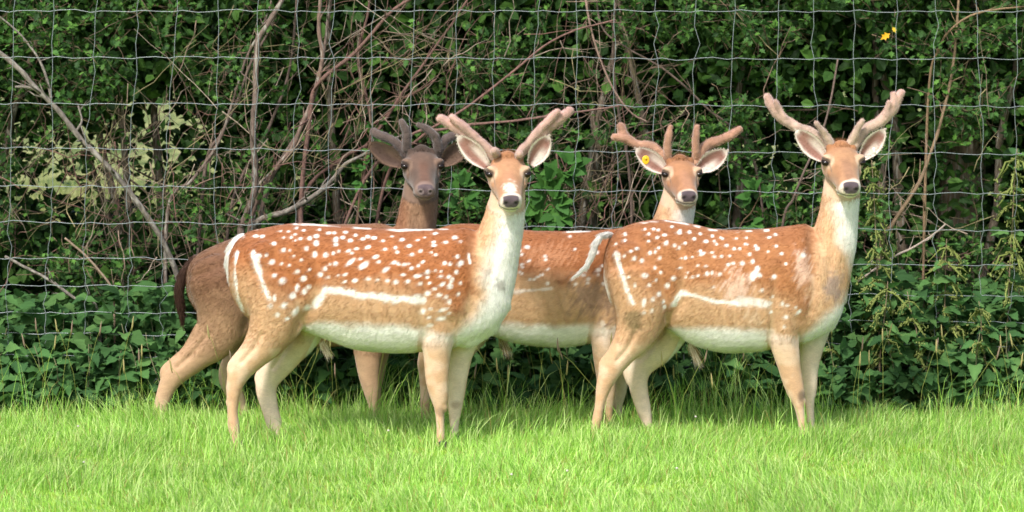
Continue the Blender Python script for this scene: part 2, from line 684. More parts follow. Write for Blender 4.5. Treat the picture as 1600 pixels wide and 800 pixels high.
def hair_object(name, root, dirs, length, col, rad, parent, seed, droop=0.0):
    n = len(root)
    rs = np.random.RandomState(seed)
    K = 4
    pts = np.zeros((n, K, 3), np.float32)
    t = np.linspace(0, 1, K)
    down = np.array([0, 0, -1.0])
    for k in range(K):
        pts[:, k] = root + dirs * (length * t[k])[:, None] + down * (droop * length * t[k] ** 2)[:, None]
    cu = bpy.data.hair_curves.new(name)
    cu.add_curves([K] * n)
    cu.attributes['position'].data.foreach_set('vector', pts.ravel())
    ra = cu.attributes.get('radius') or cu.attributes.new('radius', 'FLOAT', 'POINT')
    ra.data.foreach_set('value', np.tile(rad * np.array([1, .9, .65, .15], np.float32), n).astype(np.float32))
    ca = cu.attributes.new('col', 'FLOAT_COLOR', 'CURVE')
    c4 = np.ones((n, 4), np.float32)
    c4[:, :3] = col
    ca.data.foreach_set('color', c4.ravel())
    cu.materials.append(M_HAIR)
    o = bpy.data.objects.new(name, cu)
    COL.objects.link(o)
    o.parent = parent
    return o


def build_deer(sp):
    Yc = sp['Y']
    hf = sp['head']
    org = P(*sp['origin'], Yc)
    org[2] = 0.0
    rs = np.random.RandomState(sp['seed'])
    root = thing('fallow_deer', org, sp['label'], 'deer', 'fallow bucks standing by the wire fence')
    g = Geo()
    g.add(*loft(torso_rings(sp['torso'], Yc)))
    sp['legs'] = [ch[:-2] + [(ch[-2][0], ch[-2][1] + 5, *ch[-2][2:]), (ch[-1][0], ch[-1][1] + 8, *ch[-1][2:])] for ch in sp['legs']]
    sp['legs'] = [[(u, w, Y, a + (-.7 if a < 9.4 else 2.0 if a < 24 else 3.0), b + .003) for (u, w, Y, a, b) in ch] for ch in sp['legs']]
    for ch in [sp['neck']] + sp['legs'] + sp['extra']:
        g.add(*loft(chain_rings(ch)))
    # head
    rows = cr(HEAD, 4)
    th = np.linspace(0, 2 * np.pi, 28, endpoint=False)
    rings = []
    for t, tp, bt, hw in rows:
        c, s = np.cos(th), np.sin(th)
        uu = (tp + bt) / 2 + (tp - bt) / 2 * np.sign(c) * np.abs(c) ** 0.9
        rr = hw * np.sign(s) * np.abs(s) ** 0.9 * (1 - 0.25 * np.clip(-c, 0, 1) ** 2)
        rings.append(hf.w(np.full(28, t), rr, uu))
    g.add(*loft(np.array(rings)))
    for sgn in (-1, 1):
        g.add(*sphere_pts(hf.w(0.058, sgn * 0.059, 0.022), 0.029 * hf.k))          # orbit
        g.add(*sphere_pts(hf.w(0.098, sgn * 0.041, -0.008), 0.0195 * hf.k, ax=(1.5, 1, 1)))   # cheekbone
        g.add(*sphere_pts(hf.w(0.195, sgn * 0.026, -0.030), 0.022 * hf.k))          # lip
        g.add(*sphere_pts(hf.w(0.060, sgn * 0.0625, 0.0385), 0.0205 * hf.k, ax=(1.2, 1, .8)))   # brow
        g.add(*sphere_pts(hf.w(0.236, sgn * 0.018, 0.006), 0.017 * hf.k))          # nostril wing
        g.add(*sphere_pts(hf.w(0.0, sgn * 0.044, 0.050), 0.019 * hf.k))            # pedicle
        g.add(*sphere_pts(hf.w(0.02, sgn * 0.044, -0.040), 0.026 * hf.k))          # jaw angle
    g.add(*sphere_pts(hf.w(-0.004, 0, 0.046), 0.034 * hf.k, ax=(1.15, 1, 1)))               # crown of the head
    v, q, t, ed = remesh(g, VOX)
    ht, hr, hu = hf.loc(v)
    headw = ((ht > -0.02) & (ht < 0.28) & (np.abs(hr) < 0.115) & (hu > -0.10) & (hu < 0.09)).astype(float)
    low = sst(sp['legtop'] + 20, sp['legtop'] + 60, UV(v, Yc)[1])
    v = lap(v, ed, 7, w=(1 - 0.72 * headw) * (1 - .65 * low))
    v = lap(v, ed, 3, w=(1 - 0.6 * headw) * (1 - .85 * low), lam=0.5, mu=0)
    n = vnormals(v, q, t)
    ht, hr, hu = hf.loc(v)
    # nostrils, mouth
    inhead = headw > 0
    disp = np.zeros(len(v))
    nd = np.hypot((np.abs(hr) - 0.0195) / 0.0075, (hu - 0.004) / 0.0075)
    nost = np.where(inhead & (ht > 0.225), np.exp(-nd ** 2 * 1.2), 0)
    mouth_u = -0.0255 - 0.25 * np.clip(0.24 - ht, 0, 1)
    mouth = np.where(inhead & (ht > 0.165), np.exp(-((hu - mouth_u) / 0.0035) ** 2), 0)
    disp -= 0.007 * nost + 0.0035 * mouth
    phil = np.where(inhead & (ht > 0.235), np.exp(-(hr / 0.003) ** 2) * sst(0.0, -0.01, hu), 0)
    disp -= 0.002 * phil
    tear = np.where(inhead, np.exp(-((hu - (0.022 - .55 * (ht - .088))) / .0045) ** 2) * sst(.082, .092, ht) * sst(.125, .11, ht), 0)
    disp -= 0.004 * tear
    # muscles: low relief
    u_, v_ = UV(v, Yc)
    p3 = v * 9
    disp += (fbm(p3, 5, 2) - 0.5) * 0.006 * (1 - headw)
    fu, fs, fv = sp['map']            # this animal's coordinates -> those of the reference outline
    ru, rv = 357 + (u_ - fu) / fs, v_ - fv
    lat = sst(.25, .7, np.abs(n[:, 1])) * (1 - headw)
    for pl, sg, dp in RELIEF:
        disp += dp * np.exp(-(seg_dist(ru, rv, pl) / sg) ** 2) * lat
    disp += .0016 * np.sin((ru - .25 * (rv - 430)) / 3.6) * sst(545, 580, ru) * sst(668, 640, ru) * sst(405, 430, rv) * sst(525, 500, rv) * lat
    for ch in sp['extra'][:2]:         # hollow in front of the tendon of each hind leg
        pl = [(a[0] + 12, a[1] + 3) for a in ch[2:5]]
        nearY = np.abs(v[:, 1] - ch[1][2]) < .07
        disp -= .0075 * np.exp(-(seg_dist(u_, v_, pl) / 4.2) ** 2) * nearY * sst(.2, .6, np.abs(n[:, 1]))
    nk = (v_ < sp['neckv0']) & (u_ > sp['neckline'][0])
    v = v + n * disp[:, None]
    n = vnormals(v, q, t)
    # ---------------- masks
    u_, v_ = UV(v, Yc)
    legm = np.zeros(len(v))
    inner = np.zeros(len(v))
    for ch in sp['legs']:
        pl = [(a[0], a[1]) for a in ch]
        Yl = ch[-1][2]
        d = seg_dist(u_, v_, pl)
        near = (np.abs(v[:, 1] - np.interp(v_, [a[1] for a in ch], [a[2] for a in ch])) < 0.075) & (d < 30)
        w = np.where(near, sst(sp['legtop'] - 5, sp['legtop'] + 65, v_), 0)
        legm = np.maximum(legm, w)
        side = -1 if Yl < Yc else 1
        inner = np.where(near, np.maximum(inner, w * sst(0.1, 0.8, -side * n[:, 1])), inner)
    noise = fbm(v * np.array([14, 14, 18]), sp['seed'], 3) - 0.5
    fine = fbm(v * np.array([45, 90, 90]), sp['seed'] + 9, 2) - 0.5
    col = sp['paint'](u_, v_, v, n, legm, inner, noise, fine)
    col = paint_head(col, sp, hf, v, n, ht, hr, hu, nost, np.maximum(mouth, 0), noise, headw)
    col = mixc(col, col.mean(0) * .25, tear * .6)
    col = np.clip(col, 0.004, 0.95)
    me = make_mesh('body', v - org, [q, t], col)
    body = obj('body', me, M_COAT, root)
    # ---------------- short coat hair
    allf = np.vstack([q[:, [0, 1, 2]], q[:, [0, 2, 3]], t]) if len(t) else np.vstack([q[:, [0, 1, 2]], q[:, [0, 2, 3]]])
    ar = np.linalg.norm(np.cross(v[allf[:, 1]] - v[allf[:, 0]], v[allf[:, 2]] - v[allf[:, 0]]), axis=1)
    nh = sp['hairs']
    pick = np.searchsorted(np.cumsum(ar) / ar.sum(), rs.rand(nh))
    pick = np.clip(pick, 0, len(allf) - 1)
    r1, r2 = np.sqrt(rs.rand(nh)), rs.rand(nh)
    bw = np.stack([1 - r1, r1 * (1 - r2), r1 * r2], -1)
    F3 = allf[pick]
    rp = (v[F3] * bw[:, :, None]).sum(1)
    rn = nrm((n[F3] * bw[:, :, None]).sum(1))
    rc = (col[F3] * bw[:, :, None]).sum(1)
    rleg = (legm[F3] * bw).sum(1)
    hx, hrr, huu = hf.loc(rp)
    isH = (hx > -0.04) & (hx < 0.26) & (np.abs(hrr) < 0.10) & (huu > -0.095) & (huu < 0.09)
    neckw = sst(sp['neckline'][0], sp['neckline'][1], UV(rp, Yc)[0])
    flow = np.array([-1, 0, -0.35])[None] * (1 - neckw)[:, None] + np.array([-0.25, 0, -1.0])[None] * neckw[:, None]
    flow = flow * (1 - rleg)[:, None] + np.array([-0.1, 0, -1.0])[None] * rleg[:, None]
    flow[isH] = -hf.F + rn[isH] * 0.1
    flow = flow + rs.normal(0, 0.13, flow.shape) + (np.stack([fbm(rp * 12, 31 + k, 2) for k in range(3)], -1) - 0.5) * 0.35
    tan = nrm(flow - rn * (flow * rn).sum(1)[:, None])
    dirs = nrm(tan + rn * (0.12 + 0.14 * rs.rand(nh))[:, None])
    ln = np.where(isH, 0.007, np.where(rleg > 0.5, 0.008, 0.016)) * (0.6 + 0.7 * rs.rand(nh))
    keep = ~(isH & (np.linalg.norm(rc, axis=1) < 0.1))
    keep &= rp[:, 2] > 0.02
    ho = hair_object('coat', (rp - org - rn * 0.001)[keep], dirs[keep], ln[keep], np.clip(rc[keep] * (0.78 + 0.44 * rs.rand(keep.sum()))[:, None], 0, .97), 0.00034, body, sp['seed'], 0.15)
    tag(ho, kind='stuff')
    # ---------------- eyes
    for sgn in (-1, 1):
        c = hf.w(0.0665, sgn * 0.0705, 0.0255)
        V, Q, T = sphere_pts(c * 0, 0.0185 * hf.k, 20, 14)
        V = V - V.mean(0)
        V = np.outer(V[:, 0], hf.F) * 1.15 + np.outer(V[:, 1], hf.R) * 0.95 + np.outer(V[:, 2], hf.U) * 0.72
        obj('eye', make_mesh('eye', V + c - org, [Q, T]), M_EYE, root)
    # ---------------- hair between the antlers
    kf = 420
    tt_, rr_ = rs.uniform(-.035, .03, kf), rs.normal(0, .022, kf)
    pos = hf.w(tt_, rr_, .066 - 9 * rr_ ** 2 - np.abs(tt_) * .1)
    d = nrm(hf.U[None] * .8 - hf.F[None] * .45 + rs.normal(0, .3, (kf, 3)))
    tag(hair_object('forelock', pos - org, d, 0.012 + .016 * rs.rand(kf), np.tile(sp['hcol']['brow'] * .8, (kf, 1)) * rs.uniform(.6, 1.2, (kf, 1)), .00045, root, 8, .2), kind='stuff')
    # ---------------- ears
    for (b, tp, Yb, Yt, wid, fc) in sp['ears']:
        V, Q, C = ear_mesh(P(*b, Yb), P(*tp, Yt), nrm(np.array(fc, float)), wid, *sp['earcol'])
        me = make_mesh('ear', V - org, [Q], C)
        e = obj('ear', me, M_COAT, root)
        # tufts of hair on the rim and inside
        k = rs.randint(0, 15 * 13, 1500)
        en = nrm(np.array(fc, float))
        d = nrm(nrm(P(*tp, Yt) - P(*b, Yb))[None] * 0.9 + en[None] * 0.25 + rs.normal(0, .3, (1500, 3)))
        pos = V[k] + rs.normal(0, .0022, (1500, 3))
        tag(hair_object('ear_hair', pos - org, d, 0.003 + 0.005 * rs.rand(1500) ** 2, C[k] * (0.9 + .2 * rs.rand(1500))[:, None], 0.0004, e, 3), kind='stuff')
    # ---------------- antlers in velvet
    for ant in sp['antlers']:
        ga = Geo()
        for br in ant:
            ga.add(*loft(chain_rings([(u, w, Yc + sp['antY'] + dy, r * .85, r * .85 / ppm(Yc)) for (u, w, dy, r) in br], 14, 5)))
        V, Q, T, E = remesh(ga, 0.004)
        V = lap(V, E, 3, lam=0.5, mu=0)
        nn = vnormals(V, Q, T)
        V = V + nn * ((fbm(V * 38, 4, 3) - 0.5) * 0.009)[:, None]
        z = (V[:, 2] - V[:, 2].min()) / np.ptp(V[:, 2])
        C = sp['velvet'][0] * (1 - z)[:, None] + sp['velvet'][1] * z[:, None]
        C = C * (0.62 + 0.76 * fbm(V * np.array([40, 40, 18]), 8, 3))[:, None]
        ao = obj('antler', make_mesh('antler', V - org, [Q, T], C), M_VELVET, root)
        k = rs.randint(0, len(V), 5000)
        d = nrm(nn[k] + rs.normal(0, .5, (5000, 3)))
        tag(hair_object('velvet', V[k] - org, d, 0.0035 + 0.003 * rs.rand(5000), np.clip(C[k] * 1.35 + .05, 0, .9), 0.00028, ao, 5), kind='stuff')
    # ---------------- tail
    gt = Geo()
    tl = sp['tail']
    gt.add(*loft(chain_rings([(u, w, Yc + dy, r, r * f / ppm(Yc)) for (u, w, dy, r, f) in tl['chain']], 12, 5)))
    V, Q, T, E = remesh(gt, 0.005)
    V = lap(V, E, 2, lam=.5, mu=0)
    nn = vnormals(V, Q, T)
    tu, tv = UV(V, Yc)
    C = tl['paint'](tu, tv, V, nn)
    to = obj('tail', make_mesh('tail', V - org, [Q, T], C), M_COAT, root)
    k = rs.randint(0, len(V), 3500)
    ch = np.array([P(a[0], a[1], Yc + a[2]) for a in tl['chain']])
    # flow follows the tail
    dd = ((V[k][:, None] - ch[None]) ** 2).sum(-1).argmin(1)
    fl = nrm(np.gradient(ch, axis=0))[dd]
    d = nrm(fl + nn[k] * 0.12 + rs.normal(0, .12, (3500, 3)))
    tag(hair_object('tail_hair', V[k] - org, d, 0.012 + 0.02 * rs.rand(3500), C[k] * (0.85 + .25 * rs.rand(3500))[:, None], 0.0005, to, 5, .1), kind='stuff')
    # ---------------- sheath tuft
    if 'tuft' in sp:
        (bu, bv, bY), (eu, ev) = sp['tuft']
        a0, a1 = P(bu, bv, bY), P(eu, ev, bY)
        ns = 170
        st = a0 + rs.normal(0, .007, (ns, 3))
        d = nrm(a1 - a0 + rs.normal(0, .012, (ns, 3)))
        cc = np.where(rs.rand(ns)[:, None] < .6, S(225, 215, 195), S(165, 135, 100))
        tag(hair_object('tuft', st - org, d, np.linalg.norm(a1 - a0) * (0.35 + .65 * rs.rand(ns)), cc, 0.0006, root, 6, .1), kind='stuff')
    # ---------------- hooves
    for chn in sp['legs']:
        u, w, Y, a, b = chn[-1]
        c = P(u, w, Y)
        gh = Geo()
        for s in (-1, 1):
            rg = []
            for (zz, fwd, ln_, wd_) in ((-0.026, 0.014, .027, .013), (-0.010, 0.009, .023, .012), (0.006, 0.003, .017, .011), (0.014, 0, .010, .008)):
                a_ = np.linspace(0, 2 * np.pi, 10, endpoint=False)
                rg.append(np.stack([c[0] + fwd + np.cos(a_) * ln_, Y + s * 0.0145 + np.sin(a_) * wd_, np.full(10, zz)], -1))
            gh.add(*loft(np.array(rg)))
        obj('hoof', gh.mesh('hoof', org), M_HOOF, root)
    # ---------------- ear tags
    for (kind, u, w, Y, rx, rz) in sp.get('tags', []):
        c = P(u, w, Y)
        gt = Geo()
        if kind == 'disc':
            th = np.linspace(0, 2 * np.pi, 16, endpoint=False)
            rg = [np.stack([c[0] + rx * f * np.cos(th) * (1 + .12 * np.sin(th)), np.full(16, c[1] + d), c[2] + rz * f * np.sin(th)], -1) for d, f in ((.002, .9), (.0015, 1), (-.0015, 1), (-.002, .85))]
            gt.add(*loft(np.array(rg)))
            rg = [np.stack([c[0] + .006 * f * np.cos(th), np.full(16, c[1] + d), c[2] + .006 + .006 * f * np.sin(th)], -1) for d, f in ((-.001, 1), (-.006, .9), (-.008, .5))]
            gt.add(*loft(np.array(rg)))
            o = obj('ear_tag', gt.mesh('ear_tag', org), M_YTAG, root)
        else:
            gt.add(*tube(np.array([c + [-.003, 0, .014], c, c + [.004, 0, -.014]]), [.0045, .005, .0035], 8))
            o = obj('ear_tag', gt.mesh('ear_tag', org), M_WTAG, root)
        o['label'] = sp['taglabel']
    return root


def paint_head(col, sp, hf, v, n, ht, hr, hu, nost, mouth, noise, headw):
    c = sp['hcol']
    inh = sst(-0.05, 0.0, ht) * ((ht < 0.28) & (np.abs(hr) < 0.10) & (hu > -0.11) & (hu < 0.1))
    ar = np.abs(hr)
    base = np.tile(c['face'], (len(v), 1))
    base = mixc(base, c['brow'], sst(0.06, 0.0, ht) * sst(0.0, 0.04, hu))
    base = mixc(base, c['bridge'], sst(0.028, 0.008, ar) * sst(0.07, 0.11, ht) * sst(0.0, 0.03, hu) * 0.7)
    base = mixc(base, c['pale'], sst(-0.02, -0.06, hu + noise * 0.03) * 0.9)
    ed = np.sqrt(((ht - 0.0725) / 0.03) ** 2 + ((hu - 0.030) / 0.025) ** 2 + ((ar - .079) / .04) ** 2)
    base = mixc(base, c['pale'], sst(1.5, 1.0, ed + noise * .5) * (ar > 0.04) * 0.75)
    base = mixc(base, c['lid'], sst(0.86, 0.62, ed) * (ar > 0.052) * 0.9)
    base = base * (0.8 + 0.4 * fbm(v * np.array([60, 60, 45]), 41, 3))[:, None]
    base = mixc(base, c['brow'] * .8, np.exp(-((hr * np.sign(hr) - .036) / .012) ** 2) * sst(.1, .125, ht) * sst(.2, .17, ht) * sst(-.01, .01, hu) * .45)
    # muzzle
    mz = sst(0.204, 0.226, ht + noise * 0.05 - 0.3 * np.clip(hu - 0.015, 0, 1) - .15 * np.clip(ar - .02, 0, 1)) * .85
    base = mixc(base, c['muzzle'], mz)
    base = mixc(base, c['chin'], sst(-0.020, -0.030, hu) * sst(0.12, 0.17, ht))
    nose = sst(0.2235, 0.231, ht) * sst(-0.0165, -0.0125, hu) * sst(0.033, 0.028, ar + np.clip(-hu, 0, 1) * 0.7)
    base = mixc(base, c['nose'], nose)
    base = mixc(base, c['nose'] * 0.25, np.clip(nost * 1.3, 0, 1))
    base = mixc(base, c['nose'] * 0.8, np.clip(mouth, 0, 1) * 0.95 * sst(0.175, 0.2, ht))
    if 'blaze' in c:
        base = mixc(base, c['muzzle'], sst(1.35, 0.1, np.hypot(hr / 0.027, (ht - 0.19) / 0.045) + noise * 1.6 + (fbm(v * 95, 6, 2) - .5) * 1.6) * (hu > 0.005) * c['blaze'] * (1 - nose))
    if 'ring' in c:   # pale hair around the nostrils
        base = mixc(base, c['ring'], sst(1.9, 1.4, np.hypot((ar - .0195) / .0075, (hu - .004) / .0075)) * (ht > .222) * (1 - np.clip(nost * 1.6, 0, 1)) * .6)
    return col * (1 - inh)[:, None] + base * inh[:, None]


# coat colours
RUSSET, RUST_D, TAN, CREAM, WHITE = S(152, 94, 53), S(124, 74, 42), S(182, 146, 110), S(206, 180, 150), S(222, 219, 212)
LEGC, LEGP = S(186, 150, 116), S(206, 180, 154)
GREY = S(120, 108, 96)


def spot_field(u, v, spots, noise):
    a = np.zeros(len(u))
    for (x, y, rx, ry, an) in spots:
        m = (np.abs(u - x) < 22) & (np.abs(v - y) < 22)
        if not m.any(): continue
        ca, sa = math.cos(math.radians(an)), math.sin(math.radians(an))
        dx, dy = u[m] - x, v[m] - y
        d = np.hypot((dx * ca + dy * sa) / rx, (-dx * sa + dy * ca) / ry)
        a[m] = np.maximum(a[m], sst(1.55, 0.45, d + noise[m] * 1.2) * .95)
    return a


def z5(L):
    return [(340 + x / 3.477, 330 + y / 3.477, max(.75 * r / 3.477, 2.0), max(.75 * (q or r) / 3.477, 1.8), an) for (x, y, r, q, an) in L]


def z6(L):
    return [(600 + x / 3.333, 320 + y / 3.333, max(.75 * r / 3.333, 2.0), max(.75 * (q or r) / 3.333, 1.8), an) for (x, y, r, q, an) in L]


def z7(L):
    return [(880 + x / 3.477, 330 + y / 3.477, max(.75 * r / 3.477, 2.0), max(.75 * (q or r) / 3.477, 1.8), an) for (x, y, r, q, an) in L]


def z8(L):
    return [(1120 + x / 3.333, 320 + y / 3.333, max(.75 * r / 3.333, 2.0), max(.75 * (q or r) / 3.333, 1.8), an) for (x, y, r, q, an) in L]


def S5(*a): return [(x, y, (r[0] if r else 10), (r[1] if len(r) > 1 else 0), (r[2] if len(r) > 2 else 0)) for (x, y, *r) in a]


D1_SPOTS = z5(S5((215, 130, 18, 8), (250, 130, 12, 7), (320, 167, 14, 10), (350, 103, 14, 7), (393, 105, 13, 8), (435, 88, 12, 6), (475, 100, 14, 8), (430, 120, 12, 7), (410, 135, 12), (460, 142, 14, 10),
    (508, 140, 14, 12), (545, 130, 14, 10), (433, 150, 9), (370, 135, 11, 7), (372, 203, 16), (405, 203, 11), (495, 192, 17), (545, 167, 17, 16), (427, 233, 11), (540, 225, 17, 20), (470, 253, 15),
    (600, 228, 18), (650, 147, 14), (688, 137, 14, 9), (652, 173, 13, 10), (728, 152, 15, 12), (640, 218, 13), (668, 208, 11), (240, 233, 15), (282, 227, 10), (312, 263, 19), (363, 272, 13), (404, 280, 12),
    (447, 312, 17), (514, 303, 12), (327, 333, 15), (371, 362, 23), (484, 350, 15), (510, 398, 14), (448, 402, 14, 22, 15), (488, 422, 16, 20), (423, 445, 19), (328, 453, 12, 28), (380, 492, 23, 21, -30),
    (308, 497, 16, 20), (345, 543, 14, 17), (395, 565, 15, 10), (440, 525, 18, 32, 30), (500, 510, 25, 18, -20), (575, 330, 17), (598, 300, 16), (622, 275, 10), (653, 270, 17), (613, 345, 13, 9), (668, 335, 10, 8),
    (705, 330, 16, 10, -30), (705, 367, 13, 8), (758, 362, 19, 13, -10), (830, 352, 22, 16), (880, 357, 18, 12), (932, 362, 19, 15), (977, 372, 19, 16), (735, 262, 34, 12, -38), (805, 280, 32, 15, -38),
    (785, 247, 13, 9), (763, 195, 15, 9), (720, 205, 16, 10, -20), (740, 218, 13, 9), (825, 187, 17, 11, -15), (870, 235, 19, 12, -15), (885, 262, 14, 10), (918, 198, 17, 13), (921, 308, 30, 14, -32),
    (968, 265, 17, 11), (990, 272, 13), (1022, 277, 20, 14), (1018, 330, 15, 11), (973, 190, 14, 10), (985, 213, 13, 9), (905, 155, 14, 6), (857, 140, 14, 7), (795, 145, 13, 6), (820, 132, 12, 6), (755, 125, 12, 6),
    (700, 110, 14, 6), (610, 113, 14, 6), (640, 113, 10, 6), (560, 95, 12, 5), (950, 132, 15, 5), (1005, 150, 13, 6)))
D1_SPOTS += z6(S5((15, 222, 17, 13), (65, 215, 13), (75, 237, 12), (137, 206, 16, 11), (152, 248, 15, 13), (195, 233, 14, 11), (262, 188, 13, 8), (265, 203, 16, 9), (325, 188, 15, 10), (372, 165, 20, 13), (402, 185, 11),
    (273, 250, 13, 9), (252, 238, 8), (387, 258, 13), (403, 295, 15, 20, 35), (320, 293, 12), (349, 296, 11), (62, 287, 18, 12, -15), (85, 297, 13, 10), (112, 299, 15, 12), (135, 295, 14, 11), (208, 286, 13, 9, -30),
    (150, 318, 13), (185, 305, 10), (17, 328, 26, 15, -30), (107, 350, 15, 10), (27, 380, 19, 15), (71, 388, 19, 16), (133, 385, 18, 15), (180, 358, 22, 12, -10), (197, 395, 15, 12), (234, 335, 13), (232, 365, 11, 8),
    (242, 395, 12, 8), (275, 330, 10, 7), (303, 333, 11, 7), (303, 358, 13, 9), (342, 362, 11), (382, 337, 12, 14), (358, 380, 12, 20, 25), (350, 408, 16, 18), (312, 398, 20, 12, -30), (270, 422, 13, 9), (236, 448, 20, 15),
    (294, 455, 20, 13), (330, 463, 12), (345, 490, 11, 16), (403, 393, 9, 12), (393, 450, 10, 14, 30), (210, 537, 16, 22), (250, 525, 15, 9), (315, 530, 30, 11, -15), (242, 570, 14, 8), (345, 548, 10), (305, 575, 30, 14, -8),
    (245, 613, 24, 15), (45, 160, 15, 4), (100, 175, 13, 4), (180, 178, 16, 4, -8), (215, 165, 13, 4), (270, 145, 16, 4, -10)))
D4_SPOTS = z7(S5((285, 172, 8), (335, 120, 10), (332, 152, 9), (395, 193, 11, 9), (362, 207, 8), (325, 233, 10), (380, 248, 16, 17), (419, 258, 13), (465, 218, 12, 14), (492, 212, 9, 12), (517, 245, 13), (552, 165, 14, 16), (511, 190, 10),
    (597, 177, 12), (621, 190, 10, 14), (545, 122, 14, 8), (505, 135, 9), (457, 155, 11, 8), (440, 92, 9, 6), (487, 92, 11, 7), (513, 97, 11, 7), (460, 117, 8), (588, 80, 12, 6), (625, 110, 13, 12), (682, 108, 10), (655, 165, 11), (705, 143, 11),
    (630, 100, 10, 6), (740, 118, 10, 6), (770, 157, 14, 8), (805, 130, 10), (815, 157, 10), (880, 178, 11), (825, 172, 9), (655, 243, 14, 15), (632, 245, 9), (692, 238, 9), (745, 223, 20, 10, -25), (800, 215, 14, 6), (735, 207, 9), (810, 235, 12),
    (850, 235, 12, 10), (893, 232, 12, 10), (918, 195, 13), (950, 195, 11), (960, 270, 17, 16), (1015, 262, 11, 14), (910, 270, 12, 8, -20), (885, 280, 8), (765, 285, 12, 8), (720, 282, 14, 7, -25), (655, 345, 8), (665, 320, 8), (690, 345, 7), (720, 337, 8),
    (770, 325, 10, 13), (795, 320, 9, 12), (838, 328, 13, 14), (805, 398, 10), (490, 295, 12), (520, 320, 11, 14), (436, 334, 22, 16), (590, 350, 15, 16), (348, 345, 9), (382, 388, 11, 16), (458, 385, 14, 14), (495, 360, 10, 12), (557, 388, 14, 16),
    (511, 433, 13, 17), (478, 460, 14, 16), (535, 475, 9), (540, 505, 10), (430, 480, 13, 32, 10), (475, 522, 13, 15), (432, 530, 11, 12), (627, 295, 14, 6), (1000, 225, 12), (1035, 180, 10), (990, 140, 10, 6), (935, 143, 12, 5), (860, 145, 12, 6), (980, 172, 10)))
D4_SPOTS += z8(S5((15, 165, 9, 6), (42, 204, 10), (57, 255, 10), (82, 220, 10), (112, 220, 9), (160, 246, 10, 9), (200, 220, 13, 11), (122, 292, 16), (172, 285, 10, 14), (48, 300, 9), (75, 293, 10, 8), (208, 355, 11, 13), (175, 355, 16, 24, 35), (197, 325, 9),
    (282, 362, 17, 16), (298, 208, 10), (325, 245, 10), (255, 235, 9), (437, 252, 14, 15), (218, 430, 11, 13), (275, 465, 11), (345, 297, 8), (345, 570, 18, 12, 20), (268, 543, 10), (325, 500, 12, 16), (350, 510, 12, 8), (410, 545, 10, 20, 35), (150, 200, 10, 6), (265, 165, 12, 6), (95, 170, 10, 5), (300, 150, 12, 5), (335, 620, 9), (395, 520, 8), (240, 500, 12, 22)))


def paint_spotted(sp):
    k = sp['mark']

    def f(u, v, pts, n, legm, inner, noise, fine):
        top = np.interp(u, *zip(*k['back']))
        flank = np.interp(u, *zip(*k['flank']))
        belly = np.interp(u, *zip(*k['belly']))
        h = (v - top) / np.maximum(flank - top, 20)
        c = np.tile(k.get('russet', RUSSET), (len(u), 1))
        c = mixc(c, RUST_D, sst(0.5, 0.0, h + noise * .8) * 0.55)
        c = mixc(c, TAN, sst(0.62, 1.12, h + noise * 0.45))
        if 'haunch' in k:   # paler behind and below the haunch
            c = mixc(c, TAN, sst(k['haunch'] + 55, k['haunch'], u + noise * 40) * sst(395, 440, v) * .75)
        if 'dust' in k:
            for (x, y, rx, ry, colr, am) in k['dust']:
                d = np.hypot((u - x) / rx, (v - y) / ry)
                stk = vnoise(np.stack([(u + v * .55) / 2.6, (v - u * .35) / 11, v * 0], -1), 8) - .5
                c = mixc(c, colr, sst(1.2, 0.3, d + noise * .9 + stk * 1.3) * am)
        nw = sst(k['neck'][0], k['neck'][1], u + noise * 20) * sst(k['neckv'][1] + 40, k['neckv'][1], v)
        c = mixc(c, TAN * np.array([1.08, .98, .9]), nw * 0.9)
        ch = np.interp(v, *zip(*k['chest']))
        c = mixc(c, S(192, 156, 120), sst(-14, 16, u - ch + noise * 26 + fine * 14) * sst(k['throat'] - 20, k['throat'] + 10, v) * .92)
        c = mixc(c, S(120, 78, 48), np.exp(-((u - ch + 10) / 7) ** 2) * sst(440, 390, v) * sst(k['throat'] + 20, k['throat'] + 50, v) * .5)  # shade of the neck and shoulder crease, painted as dark brown
        wn = np.interp(v, *zip(*k['white']))
        c = mixc(c, WHITE, sst(-16, 18, u - wn + noise * 26) * sst(k['throat'] - 14, k['throat'] + 10, v))
        # belly
        c = mixc(c, WHITE, sst(-6, 10, v - belly + noise * 16) * sst(k['bx'][0] - 15, k['bx'][0] + 10, u) * (1 - legm))
        sm = spot_field(u, v, k['spots'], noise + fine * .6) * (1 - legm) * k.get('spotamt', 1.0)
        c = mixc(c, WHITE, sm)
        for (pl, r, am) in k['lines']:
            d = seg_dist(u, v, pl)
            dash = sst(.38, .55, vnoise(np.stack([u / 9, v / 9, v * 0], -1), 4)) if am < .92 and r < 2.5 else 1
            c = mixc(c, WHITE, sst(r * 1.45, r * .5, d + noise * r * 1.8 + fine * r * 1.2) * am * dash * .95)
        # legs
        lc = np.tile(LEGC, (len(u), 1))
        lc = mixc(lc, LEGP, np.clip(sst(.35, .65, fbm(pts * 22, 77, 2)) * .6, 0, 1))
        lc = mixc(lc, S(222, 206, 186), inner * 0.6)
        for (x, y, rx, ry, colr, am) in k.get('legdirt', []):
            d = np.hypot((u - x) / rx, (v - y) / ry)
            lc = mixc(lc, colr, sst(1.1, 0.4, d + noise * 1.2) * am)
        c = c * (1 - legm)[:, None] + lc * legm[:, None]
        for (x, y, rx, ry, colr, am) in k.get('grime_bounce', []):  # dirt patches, plus green light from the grass tinted into the belly
            d = np.hypot((u - x) / rx, (v - y) / ry)
            c = mixc(c, colr, sst(1.1, 0.4, d + noise * 1.3 + fine) * am)
        return c * (1 + fine * 0.25)[:, None]
    return f


